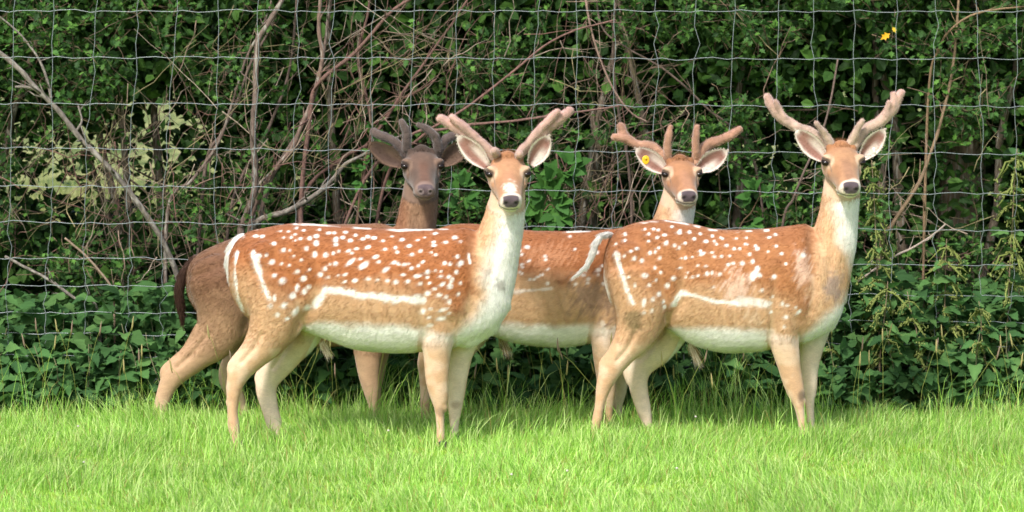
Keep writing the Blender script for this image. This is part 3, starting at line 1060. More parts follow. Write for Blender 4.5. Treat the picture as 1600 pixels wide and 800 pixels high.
HSPOT = dict(face=S(160, 118, 86), brow=S(146, 100, 66), bridge=S(156, 112, 84), pale=S(192, 164, 138), lid=S(52, 38, 32), muzzle=S(218, 206, 192), chin=S(216, 208, 192), nose=S(74, 62, 66))
VELV = (S(158, 132, 118), S(176, 140, 130))
EARC = (S(140, 102, 90), S(160, 118, 86), S(216, 204, 194))


def tail_white(u, v, V, n):
    return np.tile(WHITE, (len(u), 1)) * (0.92 + 0.1 * fbm(V * 30, 2, 2))[:, None]


# --- the large buck in front, left of centre
Y1 = 0.0
d1 = dict(Y=Y1, map=(357, 1.0, 0), neckv0=340, seed=21, origin=(560, 690), hairs=125000, neckline=(735, 770), legtop=505, antY=0.0,
    label='large spotted buck in front, left of centre, with velvet antlers and pale blazed nose',
    head=HeadFrame((794, 271), Y1 - 0.05, 4, 29),
    torso=[(357, 402, 432, .03), (362, 386, 455, .075), (374, 371, 480, .105), (395, 360, 500, .128), (430, 352, 512, .145), (470, 349, 515, .152), (510, 351, 530, .158), (555, 354, 545, .165), (605, 357, 550, .17),
           (655, 358, 549, .165), (700, 357, 544, .155), (735, 357, 534, .14), (765, 378, 520, .115), (785, 412, 500, .085), (798, 442, 480, .045)],
    neck=[(752, 452, Y1, 50, .115), (764, 415, Y1, 46, .105), (777, 380, Y1 - .005, 38, .09), (787, 345, Y1 - .005, 32, .078), (793, 310, Y1 + .0, 28, .07), (796, 280, Y1 + .015, 25, .062)],
    legs=[[(432, 440, -.085, 50, .075), (434, 488, -.09, 45, .075), (418, 526, -.095, 31, .06), (394, 557, -.1, 21, .04), (376, 579, -.1, 16.5, .03), (366, 604, -.1, 10.5, .022), (363.5, 638, -.1, 8.6, .018), (365, 664, -.1, 9.2, .02), (369, 683, -.1, 7.6, .018), (372, 693, -.1, 9, .022)],
          [(462, 470, .08, 40, .07), (468, 508, .085, 36, .06), (446, 550, .09, 26, .05), (422, 586, .095, 19, .035), (416, 608, .095, 15, .028), (422, 638, .095, 11, .021), (428, 660, .095, 10.5, .021), (433, 676, .095, 8.5, .018), (436, 685, .095, 9, .022)],
          [(692, 470, -.085, 44, .06), (686, 510, -.09, 31, .055), (683, 544, -.09, 21.5, .045), (683, 591, -.09, 16, .034), (687, 624, -.09, 11.5, .028), (687, 642, -.09, 9, .022), (688, 668, -.09, 7.2, .018), (688.5, 683, -.09, 8.2, .02), (690, 693, -.09, 9, .022)],
          [(736, 480, .065, 40, .06), (728, 515, .07, 29, .05), (721, 544, .075, 19.5, .042), (716, 580, .075, 14.5, .034), (713, 613, .075, 12, .028), (711, 634, .075, 9.5, .024), (710, 662, .075, 7.8, .018), (710, 678, .075, 8.4, .02), (712, 688, .075, 9, .022)]],
    extra=[[(364, 590, -.1, 8, .018), (362.5, 572, -.1, 8.5, .017), (370, 558, -.1, 6.5, .012), (386, 540, -.098, 8, .014), (402, 515, -.096, 14, .03)], [(411, 610, .095, 8, .018), (405, 591, .095, 8, .017), (413, 574, .094, 6.5, .012), (430, 548, .09, 9, .015), (450, 520, .088, 14, .03)],
           [(362, 626, -.1, 8, .016), (361, 630, -.1, 8, .016)], [(690, 636, -.09, 10, .026), (688, 628, -.09, 10, .026)], [(713, 630, .075, 10, .026), (712, 622, .075, 10, .026)],
           [(412, 400, -.075, 34, .065), (430, 440, -.085, 42, .07)], [(715, 415, -.06, 36, .07), (702, 460, -.075, 40, .06)], [(760, 500, 0, 24, .07), (730, 520, 0, 24, .07)]],
    ears=[((762, 261), (714, 213), -.03, -.03, .084, (-.35, -1, .15)), ((829, 258), (859, 213), -.03, -.03, .084, (.3, -1, .1))],
    earcol=EARC, velvet=VELV, hcol=dict(HSPOT, blaze=.8),
    antlers=[[[(782, 256, -.02, 9), (758, 232, -.01, 9), (733, 214, 0, 9), (706, 195, .01, 9.5), (688, 185, .015, 8)], [(770, 238, -.03, 7), (748, 218, -.02, 7), (725, 198, -.02, 7.5), (706, 183, -.02, 6.5)], [(776, 240, -.03, 7), (772, 236, -.075, 7)]],
             [[(803, 254, -.02, 9), (826, 226, -.01, 9), (852, 204, 0, 9.5), (876, 184, .01, 9.5), (890, 173, .015, 8)], [(812, 238, -.03, 7), (835, 212, -.02, 7), (856, 189, -.02, 7), (871, 174, -.02, 6)], [(810, 242, -.03, 7), (812, 240, -.07, 6.5)]]],
    tail=dict(chain=[(380, 371, 0, 7, 1.0), (368, 380, -.01, 7.5, 1.2), (360, 400, -.015, 7, 1.6), (362, 425, -.02, 7, 1.8), (368, 445, -.02, 5.5, 1.7), (374, 462, -.02, 3, 1.4), (379, 474, -.02, 1.5, 1)],
              paint=lambda u, v, V, n: mixc(tail_white(u, v, V, n), S(40, 30, 26), sst(4.5, 2.0, seg_dist(u, v, [(384, 372), (374, 385), (370, 402), (368, 425)])) * (v < 432))),
    tuft=((505, 536, Y1), (517, 560)))
d1['mark'] = dict(soft=1, back=[(350, 375), (380, 365), (430, 352), (560, 354), (740, 356), (800, 356)], chest=[(300, 745), (350, 748), (400, 744), (440, 742), (470, 724), (500, 712), (530, 705)], flank=[(350, 470), (480, 480), (500, 455), (664, 466), (720, 500), (800, 520)],
    belly=[(400, 540), (470, 508), (500, 497), (560, 499), (640, 503), (672, 512), (700, 520), (712, 521), (740, 505), (800, 490)], bx=(478, 800), haunch=392,
    neck=(736, 752), neckv=(300, 450), white=[(300, 780), (345, 777), (380, 770), (420, 757), (455, 757), (480, 748), (500, 730), (520, 712), (560, 705)], throat=318,
    spots=D1_SPOTS,
    lines=[([(400, 392), (408, 415), (417, 440), (426, 462)], 3.9, 1), ([(498, 470), (506, 458), (513, 447), (525, 448), (560, 455), (600, 460), (664, 465)], 5.3, 1), ([(600, 459), (650, 464)], 7.2, .9), ([(374, 392), (371, 410), (371, 430), (375, 460), (383, 486)], 2.2, 1), ([(360, 372), (380, 366)], 4, .7),
           ([(400, 358), (430, 351)], 1.3, .6), ([(460, 349.5), (520, 352), (560, 355.5), (625, 359.5), (700, 357)], 1.3, .85), ([(732, 395), (735, 408)], 2.4, .9)],
    grime_bounce=[(783, 446, 13, 11, GREY, .55), (575, 545, 70, 9, S(176, 182, 140), .3), (760, 425, 10, 8, GREY, .25)],  # grey ones are dirt; the green one paints grass bounce under the belly
    legdirt=[(690, 638, 9, 10, S(120, 98, 80), .55), (712, 635, 10, 8, S(130, 105, 85), .5)])
d1['paint'] = paint_spotted(d1)

# --- the spotted buck at right
Y4 = 0.27
d4 = dict(Y=Y4, map=(944, .846, -3), neckv0=340, seed=44, origin=(1120, 680), hairs=115000, neckline=(1262, 1300), legtop=500, antY=0.02,
    label='spotted buck at right with tall forked velvet antlers and a raised white tail',
    head=HeadFrame((1317, 253), Y4 - 0.05, 5, 27),
    torso=[(944, 402, 430, .03), (948, 385, 452, .07), (958, 365, 478, .1), (978, 353, 495, .125), (1008, 345, 505, .14), (1042, 343, 512, .148), (1078, 349, 535, .155), (1115, 357, 547, .16), (1155, 359, 550, .163),
           (1195, 357, 547, .158), (1230, 353, 540, .148), (1262, 351, 533, .135), (1290, 375, 520, .115), (1308, 410, 503, .085), (1318, 440, 480, .045)],
    neck=[(1274, 452, Y4, 52, .115), (1288, 415, Y4, 44, .1), (1301, 380, Y4, 37, .088), (1309, 345, Y4, 32, .078), (1313, 310, Y4, 29.5, .07), (1317, 265, Y4 + .015, 26, .062)],
    legs=[[(1000, 430, Y4 - .085, 48, .075), (1004, 480, Y4 - .09, 42, .075), (993, 520, Y4 - .095, 30, .058), (970, 554, Y4 - .1, 20, .038), (953, 580, Y4 - .1, 15, .03), (943, 605, Y4 - .1, 10, .022), (937, 632, Y4 - .1, 8.6, .018), (933, 655, Y4 - .1, 8.6, .02), (930, 668, Y4 - .1, 7.4, .018), (931, 680, Y4 - .1, 8.5, .022)],
          [(1040, 470, Y4 + .08, 40, .065), (1043, 505, Y4 + .085, 36, .06), (1026, 540, Y4 + .09, 27, .048), (1003, 570, Y4 + .095, 19, .034), (997, 593, Y4 + .095, 14, .028), (1000, 616, Y4 + .095, 11.5, .022), (1006, 640, Y4 + .095, 9.4, .02), (1012, 660, Y4 + .095, 8.2, .018), (1016, 671, Y4 + .095, 8.5, .022)],
          [(1218, 460, Y4 - .085, 44, .06), (1222, 500, Y4 - .09, 33, .055), (1225, 530, Y4 - .09, 22.5, .046), (1232, 565, Y4 - .09, 17, .036), (1239, 595, Y4 - .09, 14, .03), (1245, 616, Y4 - .09, 11.5, .026), (1249, 636, Y4 - .09, 8.5, .02), (1253, 658, Y4 - .09, 7.2, .017), (1255, 668, Y4 - .09, 8, .02), (1257, 680, Y4 - .09, 8.5, .022)],
          [(1278, 470, Y4 + .065, 34, .055), (1272, 510, Y4 + .07, 24, .048), (1267, 545, Y4 + .075, 17, .04), (1264, 575, Y4 + .075, 13, .032), (1265, 605, Y4 + .075, 9.5, .026), (1265, 625, Y4 + .075, 7.8, .02), (1266, 650, Y4 + .075, 6.8, .017), (1267, 662, Y4 + .075, 7.6, .02), (1269, 672, Y4 + .075, 8.5, .022)]],
    extra=[[(944, 588, Y4 - .1, 8, .018), (943, 569, Y4 - .1, 8, .016), (951, 555, Y4 - .1, 6.5, .012), (967, 536, Y4 - .098, 8, .014), (982, 505, Y4 - .096, 14, .03)], [(986, 596, Y4 + .095, 7.5, .018), (981, 577, Y4 + .095, 8, .016), (989, 561, Y4 + .094, 6.5, .012), (1008, 540, Y4 + .09, 9, .015), (1028, 510, Y4 + .088, 14, .03)],
           [(1250, 628, Y4 - .09, 10, .025), (1247, 620, Y4 - .09, 10, .025)], [(1266, 615, Y4 + .075, 9, .024), (1266, 608, Y4 + .075, 9, .024)],
           [(985, 400, Y4 - .075, 32, .065), (1000, 440, Y4 - .085, 40, .07)], [(1240, 415, Y4 - .06, 36, .07), (1228, 460, Y4 - .075, 40, .06)], [(1285, 495, Y4, 26, .07), (1250, 515, Y4, 22, .07)]],
    ears=[((1290, 250), (1243, 204), Y4 - .03, Y4 - .03, .088, (-.35, -1, .1)), ((1346, 248), (1384, 203), Y4 - .03, Y4 - .03, .082, (.3, -1, .1))],
    earcol=EARC, velvet=(S(170, 152, 134), S(172, 138, 126)), hcol=dict(HSPOT, face=S(156, 116, 84), bridge=S(132, 96, 72)),
    antlers=[[[(1301, 234, -.02, 9), (1275, 211, -.01, 9), (1247, 199, 0, 9.5), (1221, 184, .01, 9.5), (1206, 166, .015, 8.5), (1199, 151, .02, 7.5)], [(1230, 190, 0, 6), (1219, 173, -.005, 5.5), (1212, 158, -.01, 4.5)], [(1298, 224, -.03, 8), (1286, 206, -.05, 6), (1275, 192, -.065, 4.6)]],
             [[(1331, 233, -.02, 9.5), (1352, 203, -.01, 9.5), (1375, 190, 0, 10), (1393, 172, .01, 10), (1402, 156, .015, 9), (1408, 145, .02, 7)], [(1384, 178, -.01, 6.5), (1389, 160, -.015, 4.2)], [(1396, 165, 0, 7), (1396, 147, 0, 6)], [(1330, 222, -.03, 8), (1339, 204, -.05, 6.5), (1347, 189, -.065, 4.8)]]],
    tail=dict(chain=[(956, 367, 0, 4, 1.2), (945, 367, -.03, 3.6, 1.4), (935, 374, -.05, 4, 1.5), (928, 390, -.06, 4, 1.4), (921, 408, -.07, 3, 1.3), (910, 422, -.075, 1.8, 1.1), (899, 430, -.08, .8, 1)], paint=tail_white),
    tags=[('pin', 1366, 236, Y4 - .075, 0, 0)], taglabel='white pin tag', tuft=((1080, 538, Y4), (1096, 572)))
d4['mark'] = dict(russet=S(158, 106, 66), back=[(940, 375), (960, 360), (1040, 343), (1100, 355), (1265, 351), (1330, 356)], chest=[(300, 1268), (350, 1270), (400, 1268), (440, 1268), (470, 1262), (500, 1250), (530, 1242)], flank=[(940, 470), (1050, 478), (1060, 452), (1130, 465), (1200, 470), (1260, 500), (1330, 520)],
    belly=[(980, 540), (1040, 512), (1055, 506), (1090, 504), (1150, 506), (1200, 512), (1235, 520), (1250, 522), (1280, 505), (1330, 480)], bx=(1045, 1330), haunch=972,
    neck=(1264, 1284), neckv=(300, 450), white=[(290, 1303), (320, 1302), (350, 1306), (385, 1310), (400, 1322), (440, 1340), (470, 1312), (490, 1285), (510, 1262), (530, 1248), (560, 1240)], throat=300,
    spots=D4_SPOTS, dust=[(1145, 445, 30, 28, S(205, 175, 155), .8), (1250, 415, 14, 30, S(212, 180, 160), .75), (1275, 440, 30, 26, S(205, 170, 145), .6), (1288, 385, 7, 45, S(216, 196, 180), .6), (1172, 490, 15, 14, S(205, 180, 155), .55)],
    lines=[([(962, 392), (966, 410), (973, 435), (983, 460), (988, 470)], 3.3, 1), ([(1051, 472), (1056, 461), (1062, 453), (1085, 458), (1110, 465), (1150, 470)], 3.4, 1), ([(1150, 467), (1195, 470)], 6.5, .75), ([(940, 410), (943, 435), (950, 465), (956, 485)], 2.8, .9),
           ([(955, 362), (1000, 348), (1040, 344.5), (1075, 350), (1110, 359), (1150, 362), (1200, 359)], 1.2, .85), ([(1171, 432), (1180, 415)], 3, .9)],
    grime_bounce=[(988, 500, 16, 20, S(122, 104, 72), .75), (1302, 448, 20, 26, S(150, 130, 118), .8), (1150, 545, 60, 8, S(170, 178, 130), .35)],  # last entry: green bounce from the grass, coloured onto the belly edge
    legdirt=[(1249, 614, 9, 13, S(92, 78, 64), .75)])
d4['paint'] = paint_spotted(d4)

# --- the spotted buck standing between the two, mostly hidden
Y3 = 0.62
rr3 = np.random.RandomState(5)
sp3 = [(rr3.uniform(700, 1030), rr3.uniform(368, 440), rr3.uniform(2.2, 3.6), rr3.uniform(1.8, 2.8), rr3.uniform(-40, 0)) for k in range(85)]
d3 = dict(Y=Y3, map=(642, .95, 0), neckv0=340, seed=33, origin=(860, 665), hairs=90000, neckline=(1010, 1045), legtop=495, antY=0.02,
    label='spotted buck at the back between the two front bucks, with a yellow ear tag',
    head=HeadFrame((1065, 272), Y3 - 0.05, 7, 24, 0, 1.02),
    torso=[(642, 408, 436, .03), (648, 390, 455, .065), (662, 370, 475, .09), (690, 355, 490, .1), (720, 349, 500, .115), (760, 351, 520, .13), (800, 357, 534, .145), (840, 360, 540, .15), (880, 361, 541, .15),
           (920, 360, 536, .145), (960, 357, 528, .13), (1000, 352, 520, .115), (1030, 370, 508, .1), (1052, 400, 490, .075), (1062, 430, 468, .04)],
    neck=[(1015, 450, Y3, 50, .1), (1028, 412, Y3, 43, .095), (1042, 378, Y3, 36, .085), (1053, 345, Y3, 31, .076), (1060, 315, Y3, 28, .07), (1065, 284, Y3 + .015, 25, .06)],
    legs=[[(700, 440, Y3 - .07, 46, .065), (702, 488, Y3 - .075, 40, .065), (690, 522, Y3 - .08, 28, .05), (674, 552, Y3 - .08, 18, .036), (667, 572, Y3 - .08, 13, .028), (664, 600, Y3 - .08, 9, .02), (664, 630, Y3 - .08, 8, .018), (665, 652, Y3 - .08, 8.2, .018), (669, 663, Y3 - .08, 8, .02)],
          [(735, 470, Y3 + .07, 38, .06), (738, 505, Y3 + .075, 32, .055), (722, 540, Y3 + .08, 22, .042), (706, 566, Y3 + .08, 15, .03), (702, 590, Y3 + .08, 11, .024), (706, 620, Y3 + .08, 8.5, .019), (709, 642, Y3 + .08, 8, .018), (713, 654, Y3 + .08, 8, .02)],
          [(952, 460, Y3 - .075, 42, .055), (949, 500, Y3 - .08, 31, .05), (947, 530, Y3 - .08, 22, .043), (947, 565, Y3 - .08, 17, .036), (948, 596, Y3 - .08, 13, .03), (950, 616, Y3 - .08, 10, .025), (951, 640, Y3 - .08, 7.6, .018), (951, 654, Y3 - .08, 7.8, .019), (953, 664, Y3 - .08, 8.2, .021)],
          [(985, 470, Y3 + .06, 34, .05), (980, 510, Y3 + .065, 24, .045), (974, 550, Y3 + .07, 16, .037), (970, 585, Y3 + .07, 12, .03), (968, 612, Y3 + .07, 9.5, .024), (966, 635, Y3 + .07, 7.5, .018), (966, 645, Y3 + .07, 7.8, .019), (968, 655, Y3 + .07, 8, .021)]],
    extra=[[(661, 582, Y3 - .08, 7, .017), (659, 566, Y3 - .08, 7.5, .016), (665, 551, Y3 - .08, 6, .012), (678, 532, Y3 - .078, 8, .015), (690, 505, Y3 - .076, 13, .03)], [(1020, 485, Y3, 24, .06), (990, 505, Y3, 22, .06)]],
    ears=[((1041, 268), (993, 233), Y3 - .03, Y3 - .03, .085, (-.35, -1, .1)), ((1090, 266), (1137, 236), Y3 - .03, Y3 - .03, .085, (.3, -1, .1))],
    earcol=EARC, velvet=(S(158, 122, 98), S(156, 116, 96)), hcol=dict(HSPOT, face=S(150, 106, 74), brow=S(126, 84, 54)),
    antlers=[[[(1046, 257, -.02, 9), (1022, 231, -.01, 9), (996, 225, 0, 8), (977, 214, .01, 9), (970, 198, .01, 8.5)], [(978, 216, 0, 7.5), (961, 214, -.005, 7.5)], [(1043, 246, -.03, 8), (1043, 222, -.05, 7), (1048, 198, -.055, 4.8)]],
             [[(1087, 255, -.02, 9), (1104, 228, -.01, 9), (1126, 219, 0, 8.5), (1145, 209, .01, 8), (1155, 203, .015, 6.5)], [(1087, 244, -.03, 7.5), (1087, 218, -.05, 6.5), (1089, 198, -.055, 4.8)]]],
    tail=dict(chain=[(660, 375, 0, 8, 1), (648, 390, 0, 8, 1.2), (646, 415, 0, 8, 1.5), (652, 440, 0, 6, 1.4), (658, 460, 0, 3, 1)], paint=tail_white),
    tags=[('disc', 1009, 250, Y3 - .085, .0155, .0195)], taglabel='round yellow tag', tuft=((784, 528, Y3), (797, 558)))
d3['mark'] = dict(russet=S(140, 86, 48), back=[(640, 375), (690, 355), (840, 360), (1000, 352), (1060, 356)], chest=[(300, 1016), (350, 1018), (400, 1014), (450, 1005), (500, 992), (530, 980)], flank=[(640, 440), (780, 436), (960, 450), (1060, 470)],
    belly=[(640, 520), (770, 500), (860, 503), (920, 500), (940, 505), (1000, 490), (1060, 470)], bx=(760, 1060), neck=(1008, 1045), neckv=(300, 450), white=[(290, 1050), (330, 1050), (350, 1052), (400, 1040), (460, 1020), (500, 990)], throat=308,
    spots=sp3, spotamt=.72, dust=[(850, 400, 55, 22, S(172, 122, 88), .6), (930, 460, 45, 36, S(136, 110, 92), .8), (810, 450, 12, 6, S(205, 175, 150), .8)],
    lines=[([(800, 452), (860, 447)], 2.5, .5), ([(940, 500), (946, 545), (950, 575)], 3, .5), ([(880, 362.5), (950, 359)], 1.5, .8)], grime_bounce=[(850, 541, 60, 8, S(176, 178, 146), .35)])  # green-grey belly tint paints light bounced off the grass
d3['paint'] = paint_spotted(d3)

# --- the dark buck
Y2 = 0.86
DK, DKB, DKP = S(106, 74, 52), S(78, 54, 38), S(160, 128, 98)


def paint_dark(u, v, pts, n, legm, inner, noise, fine):
    c = np.tile(DK, (len(u), 1))
    c = mixc(c, S(122, 84, 58), sst(390, 350, v + noise * 30) * sst(460, 560, u))
    c = mixc(c, DKP, sst(430, 520, v + noise * 60) * .85)
    c = mixc(c, S(140, 112, 88), sst(600, 635, u) * (v < 420) * .75)
    c = mixc(c, S(134, 88, 58), sst(648, 628, u) * sst(600, 622, u) * (v < 420) * .7)
    c = mixc(c, DKB, sst(300, 285, u + noise * 20) * sst(470, 430, v) * .6)
    lc = np.tile(S(172, 140, 110), (len(u), 1))
    lc = mixc(lc, S(196, 170, 140), sst(590, 640, v + noise * 40) * .6)
    lc = mixc(lc, S(200, 176, 150), inner * .4)
    c = c * (1 - legm)[:, None] + lc * legm[:, None]
    return c * (1 + fine * .3)[:, None]


d2 = dict(Y=Y2, map=(292, .855, -2), neckv0=340, seed=22, origin=(480, 655), hairs=90000, neckline=(600, 635), legtop=520, antY=0.02, paint=paint_dark,
    label='dark brown unspotted buck standing behind the front left buck',
    head=HeadFrame((660, 259), Y2 - 0.05, 6, 26, 0, 1.08),
    torso=[(292, 425, 450, .03), (297, 410, 468, .07), (312, 395, 488, .1), (340, 381, 505, .125), (375, 368, 512, .14), (410, 358, 520, .148), (450, 352, 532, .15), (490, 350, 540, .152), (530, 350, 540, .148),
           (565, 350, 535, .135), (600, 349, 526, .115), (630, 365, 515, .1), (655, 395, 500, .08), (668, 425, 480, .04)],
    neck=[(620, 450, Y2, 48, .1), (632, 412, Y2, 42, .095), (644, 378, Y2, 35, .086), (652, 345, Y2, 31, .078), (656, 312, Y2, 29, .074), (660, 275, Y2 + .015, 26, .064)],
    legs=[[(346, 440, Y2 - .085, 50, .075), (352, 485, Y2 - .09, 44, .072), (338, 526, Y2 - .095, 32, .056), (307, 556, Y2 - .1, 22, .04), (277, 582, Y2 - .1, 17, .032), (262, 604, Y2 - .1, 12.5, .024), (253, 628, Y2 - .1, 9.6, .02), (246, 645, Y2 - .1, 9, .02), (242, 655, Y2 - .1, 8.5, .021)],
          [(395, 470, Y2 + .08, 40, .065), (398, 505, Y2 + .085, 36, .058), (382, 548, Y2 + .09, 26, .045), (361, 582, Y2 + .095, 18, .034), (361, 602, Y2 + .095, 13.5, .028), (371, 622, Y2 + .095, 10, .021), (382, 640, Y2 + .095, 8.4, .019), (389, 649, Y2 + .095, 8.2, .021)],
          [(585, 470, Y2 - .08, 40, .055), (578, 510, Y2 - .085, 30, .05), (575, 548, Y2 - .085, 20.5, .042), (577, 585, Y2 - .085, 15, .034), (581, 612, Y2 - .085, 11, .027), (583, 634, Y2 - .085, 8.2, .019), (584, 646, Y2 - .085, 8.2, .02), (586, 656, Y2 - .085, 8.4, .021)],
          [(606, 470, Y2 + .06, 34, .05), (600, 510, Y2 + .065, 24, .045), (592, 550, Y2 + .07, 15, .036), (588, 588, Y2 + .07, 11, .028), (588, 612, Y2 + .07, 9, .022), (590, 636, Y2 + .07, 7.5, .018), (593, 649, Y2 + .07, 8, .02)]],
    extra=[[(262, 600, Y2 - .1, 9, .018), (259, 581, Y2 - .1, 9, .017), (270, 566, Y2 - .1, 7, .013), (293, 546, Y2 - .098, 9, .016), (318, 515, Y2 - .096, 15, .03)], [(353, 604, Y2 + .095, 8, .017), (351, 590, Y2 + .095, 8, .016), (362, 570, Y2 + .095, 7, .013), (380, 545, Y2 + .093, 9, .016)], [(257, 640, Y2 - .1, 7, .016), (252, 634, Y2 - .1, 8, .016)], [(330, 420, Y2 - .075, 36, .06), (345, 455, Y2 - .085, 44, .065)]],
    ears=[((630, 258), (575, 225), Y2 - .02, Y2 - .03, .09, (-.3, -1, -.1)), ((690, 257), (733, 222), Y2 - .02, Y2 - .03, .09, (.3, -1, -.1))],
    earcol=(S(78, 60, 52), S(80, 60, 48), S(104, 82, 68)), velvet=(S(70, 58, 53), S(88, 74, 69)),
    hcol=dict(face=S(92, 71, 59), brow=S(58, 45, 38), bridge=S(94, 64, 49), pale=S(112, 90, 76), lid=S(40, 30, 28), muzzle=S(128, 106, 96), chin=S(130, 108, 92), nose=S(84, 70, 72), ring=S(168, 150, 146)),
    antlers=[[[(636, 243, -.02, 9), (616, 221, -.01, 8.5), (598, 213, 0, 8.5), (584, 206, .01, 7.5)], [(634, 232, -.03, 9), (635, 208, -.045, 8), (628, 190, -.05, 6)]],
             [[(683, 242, -.02, 9), (697, 218, -.01, 8.5), (711, 212, 0, 8), (724, 208, .01, 7)], [(685, 234, -.03, 9), (680, 214, -.045, 8), (667, 202, -.05, 7), (654, 195, -.055, 5)]]],
    tail=dict(chain=[(306, 404, 0, 7, 1), (290, 422, -.01, 6.5, 1.1), (281, 446, -.015, 7, 1.3), (281, 470, -.02, 6, 1.3), (284, 490, -.02, 4, 1.2), (285, 505, -.02, 1.5, 1)], paint=lambda u, v, V, n: np.tile(S(66, 44, 33), (len(u), 1))))

for sp in (d1, d2, d3, d4):
    build_deer(sp)

# ------------------------------------------------------------------ lawn grass
def blades(n, xr, yr, h, w, lean, cols, seed, dens=None, dead=0.05):
    rs = np.random.RandomState(seed)
    x, y = rs.uniform(*xr, n), rs.uniform(*yr, n)
    if dens is not None:
        k = rs.rand(n) < dens(x, y)
        x, y = x[k], y[k]
    n = len(x)
    z = gz(x, y)
    clump = fbm(np.stack([x * 3.2, y * 3.2, x * 0], -1), seed, 3)
    H = rs.uniform(h[0], h[1], n) * (0.25 + 2.6 * clump ** 2)
    W = rs.uniform(w[0], w[1], n)
    az = rs.uniform(0, 2 * np.pi, n)
    wind = (fbm(np.stack([x * 1.7, y * 1.7, x * 0 + 5], -1), seed + 3, 2) - 0.5) * 4
    ld = np.stack([np.cos(az) + wind * .6, np.sin(az) * 0.8, np.zeros(n)], -1)
    ln = rs.uniform(lean[0], lean[1], n)[:, None] * H[:, None]
    wa = rs.uniform(0, 2 * np.pi, n)
    side = np.stack([np.cos(wa), np.sin(wa), np.zeros(n)], -1) * W[:, None] * 0.5
    base = np.stack([x, y, z - 0.004], -1)
    up = np.array([0, 0, 1.0])
    lv = [(0, 1.0, 0), (0.42, 0.9, .22), (0.78, 0.6, .6)]
    V = np.zeros((n, 7, 3))
    for i, (t, ws, l) in enumerate(lv):
        c = base + up * (H * t)[:, None] + ld * ln * l
        V[:, 2 * i], V[:, 2 * i + 1] = c - side * ws, c + side * ws
    V[:, 6] = base + up * (H * (1 - .12 * rs.rand(n)))[:, None] + ld * ln
    o = np.arange(n)[:, None] * 7
    q = np.vstack([o + [0, 1, 3, 2], o + [2, 3, 5, 4]])
    t = o + [4, 5, 6]
    r = rs.rand(n)
    pal = np.array(cols)
    ci = pal[rs.randint(0, len(pal), n)]
    patch = fbm(np.stack([x * 1.1, y * 1.1, x * 0 + 9], -1), seed + 7, 3)
    ci = ci * (0.75 + 0.5 * patch)[:, None] * (1 + rs.normal(0, .1, n))[:, None]
    ci = np.where((rs.rand(n) < dead)[:, None], S(168, 158, 92) * (0.8 + .4 * rs.rand(n))[:, None], ci)
    C = np.repeat(ci[:, None], 7, 1)
    C = np.clip(C, 0.01, 0.9)
    return V.reshape(-1, 3), q, t, C.reshape(-1, 3)


GCOL = [S(164, 206, 94), S(178, 214, 112), S(142, 190, 76), S(198, 222, 140), S(112, 160, 60), S(152, 198, 84), S(186, 206, 128)]
gg = Geo()
edge = lambda x, y: (y < .72 + .5 * fbm(np.stack([x * 2.1, x * 0, x * 0 + 4], -1), 57, 3)).astype(float)
gg.add(*blades(158000, (-3.0, 3.0), (-3.0, 1.15), (.02, .072), (.0022, .0042), (.1, .85), GCOL, 101, edge))
tuf = lambda x, y: sst(.58, .7, fbm(np.stack([x * 4, y * 4, x * 0 + 2], -1), 58, 2))
gg.add(*blades(9000, (-3.0, 3.0), (-2.6, .9), (.06, .13), (.002, .0036), (.1, .6), GCOL, 106, tuf, .12))
gg.add(*blades(22000, (-3.2, 3.2), (-1.2, 1.05), (.04, .105), (.0022, .004), (.1, .7), GCOL, 102, lambda x, y: sst(-1.2, .6, y) * 0.9 + .08))
fr = lambda x, y: sst(.45, 1.0, y + .25 * (fbm(np.stack([x * 2.3, y * 2.3, x * 0], -1), 55, 2) - .5) * 2)
gg.add(*blades(9000, (-3.3, 3.3), (0.25, 1.12), (.06, .2), (.0022, .0042), (.1, .65), GCOL, 103, fr, .08))
for sp in (d1, d2, d3, d4):        # longer tufts the mower and the deer leave round the feet
    for ch in sp['legs']:
        c = P(*ch[-1][:3])
        gg.add(*blades(130, (c[0] - .11, c[0] + .13), (c[1] - .13, c[1] + .05), (.035, .085), (.0022, .004), (.1, .6), GCOL, int(abs(c[0] * 977)) + 5))
tag(obj('grass', gg.mesh('grass'), M_GRASS), kind='stuff')
gs = Geo()
rs = np.random.RandomState(19)
for k in range(7):
    x, y = rs.uniform(-2.2, 2.2), rs.uniform(-1.9, .6)
    c = np.array([x, y, rs.uniform(.05, .085)])
    gs.add(*tube(np.array([[x, y, 0], c]), [.001, .001], 4), c=S(120, 160, 70))
    v, q, t = sphere_pts(c, .005, 8, 6, (1, 1, .8))
    gs.add(v, q, t, S(222, 214, 206))
tag(obj('clover_flowers', gs.mesh('clover_flowers'), M_GRASS), kind='stuff')

# seed heads standing above the grass along the fence
gs = Geo()
rs = np.random.RandomState(9)
for k in range(90):
    x, y = rs.uniform(-2.6, 2.6), rs.uniform(.2, 1.0)
    h = rs.uniform(.2, .4)
    lx = rs.normal(0, .06)
    p = np.array([[x, y, 0], [x + lx * .3, y, h * .5], [x + lx, y, h * .9], [x + lx * 1.25, y, h]])
    gs.add(*tube(p, [.0012, .001, .0009, .0007], 4), c=S(150, 160, 82))
    tip = p[-1]
    gs.add(*tube(np.array([tip + [0, 0, -.02], tip + [lx * .05, 0, .0], tip + [lx * .1, 0, .025], tip + [lx * .15, 0, .045]]), [.0015, .0042, .0035, .001], 5), c=S(176, 166, 112) if k % 3 else S(150, 130, 110))
tag(obj('grass_seed_heads', gs.mesh('grass_seed_heads'), M_GRASS), kind='stuff')

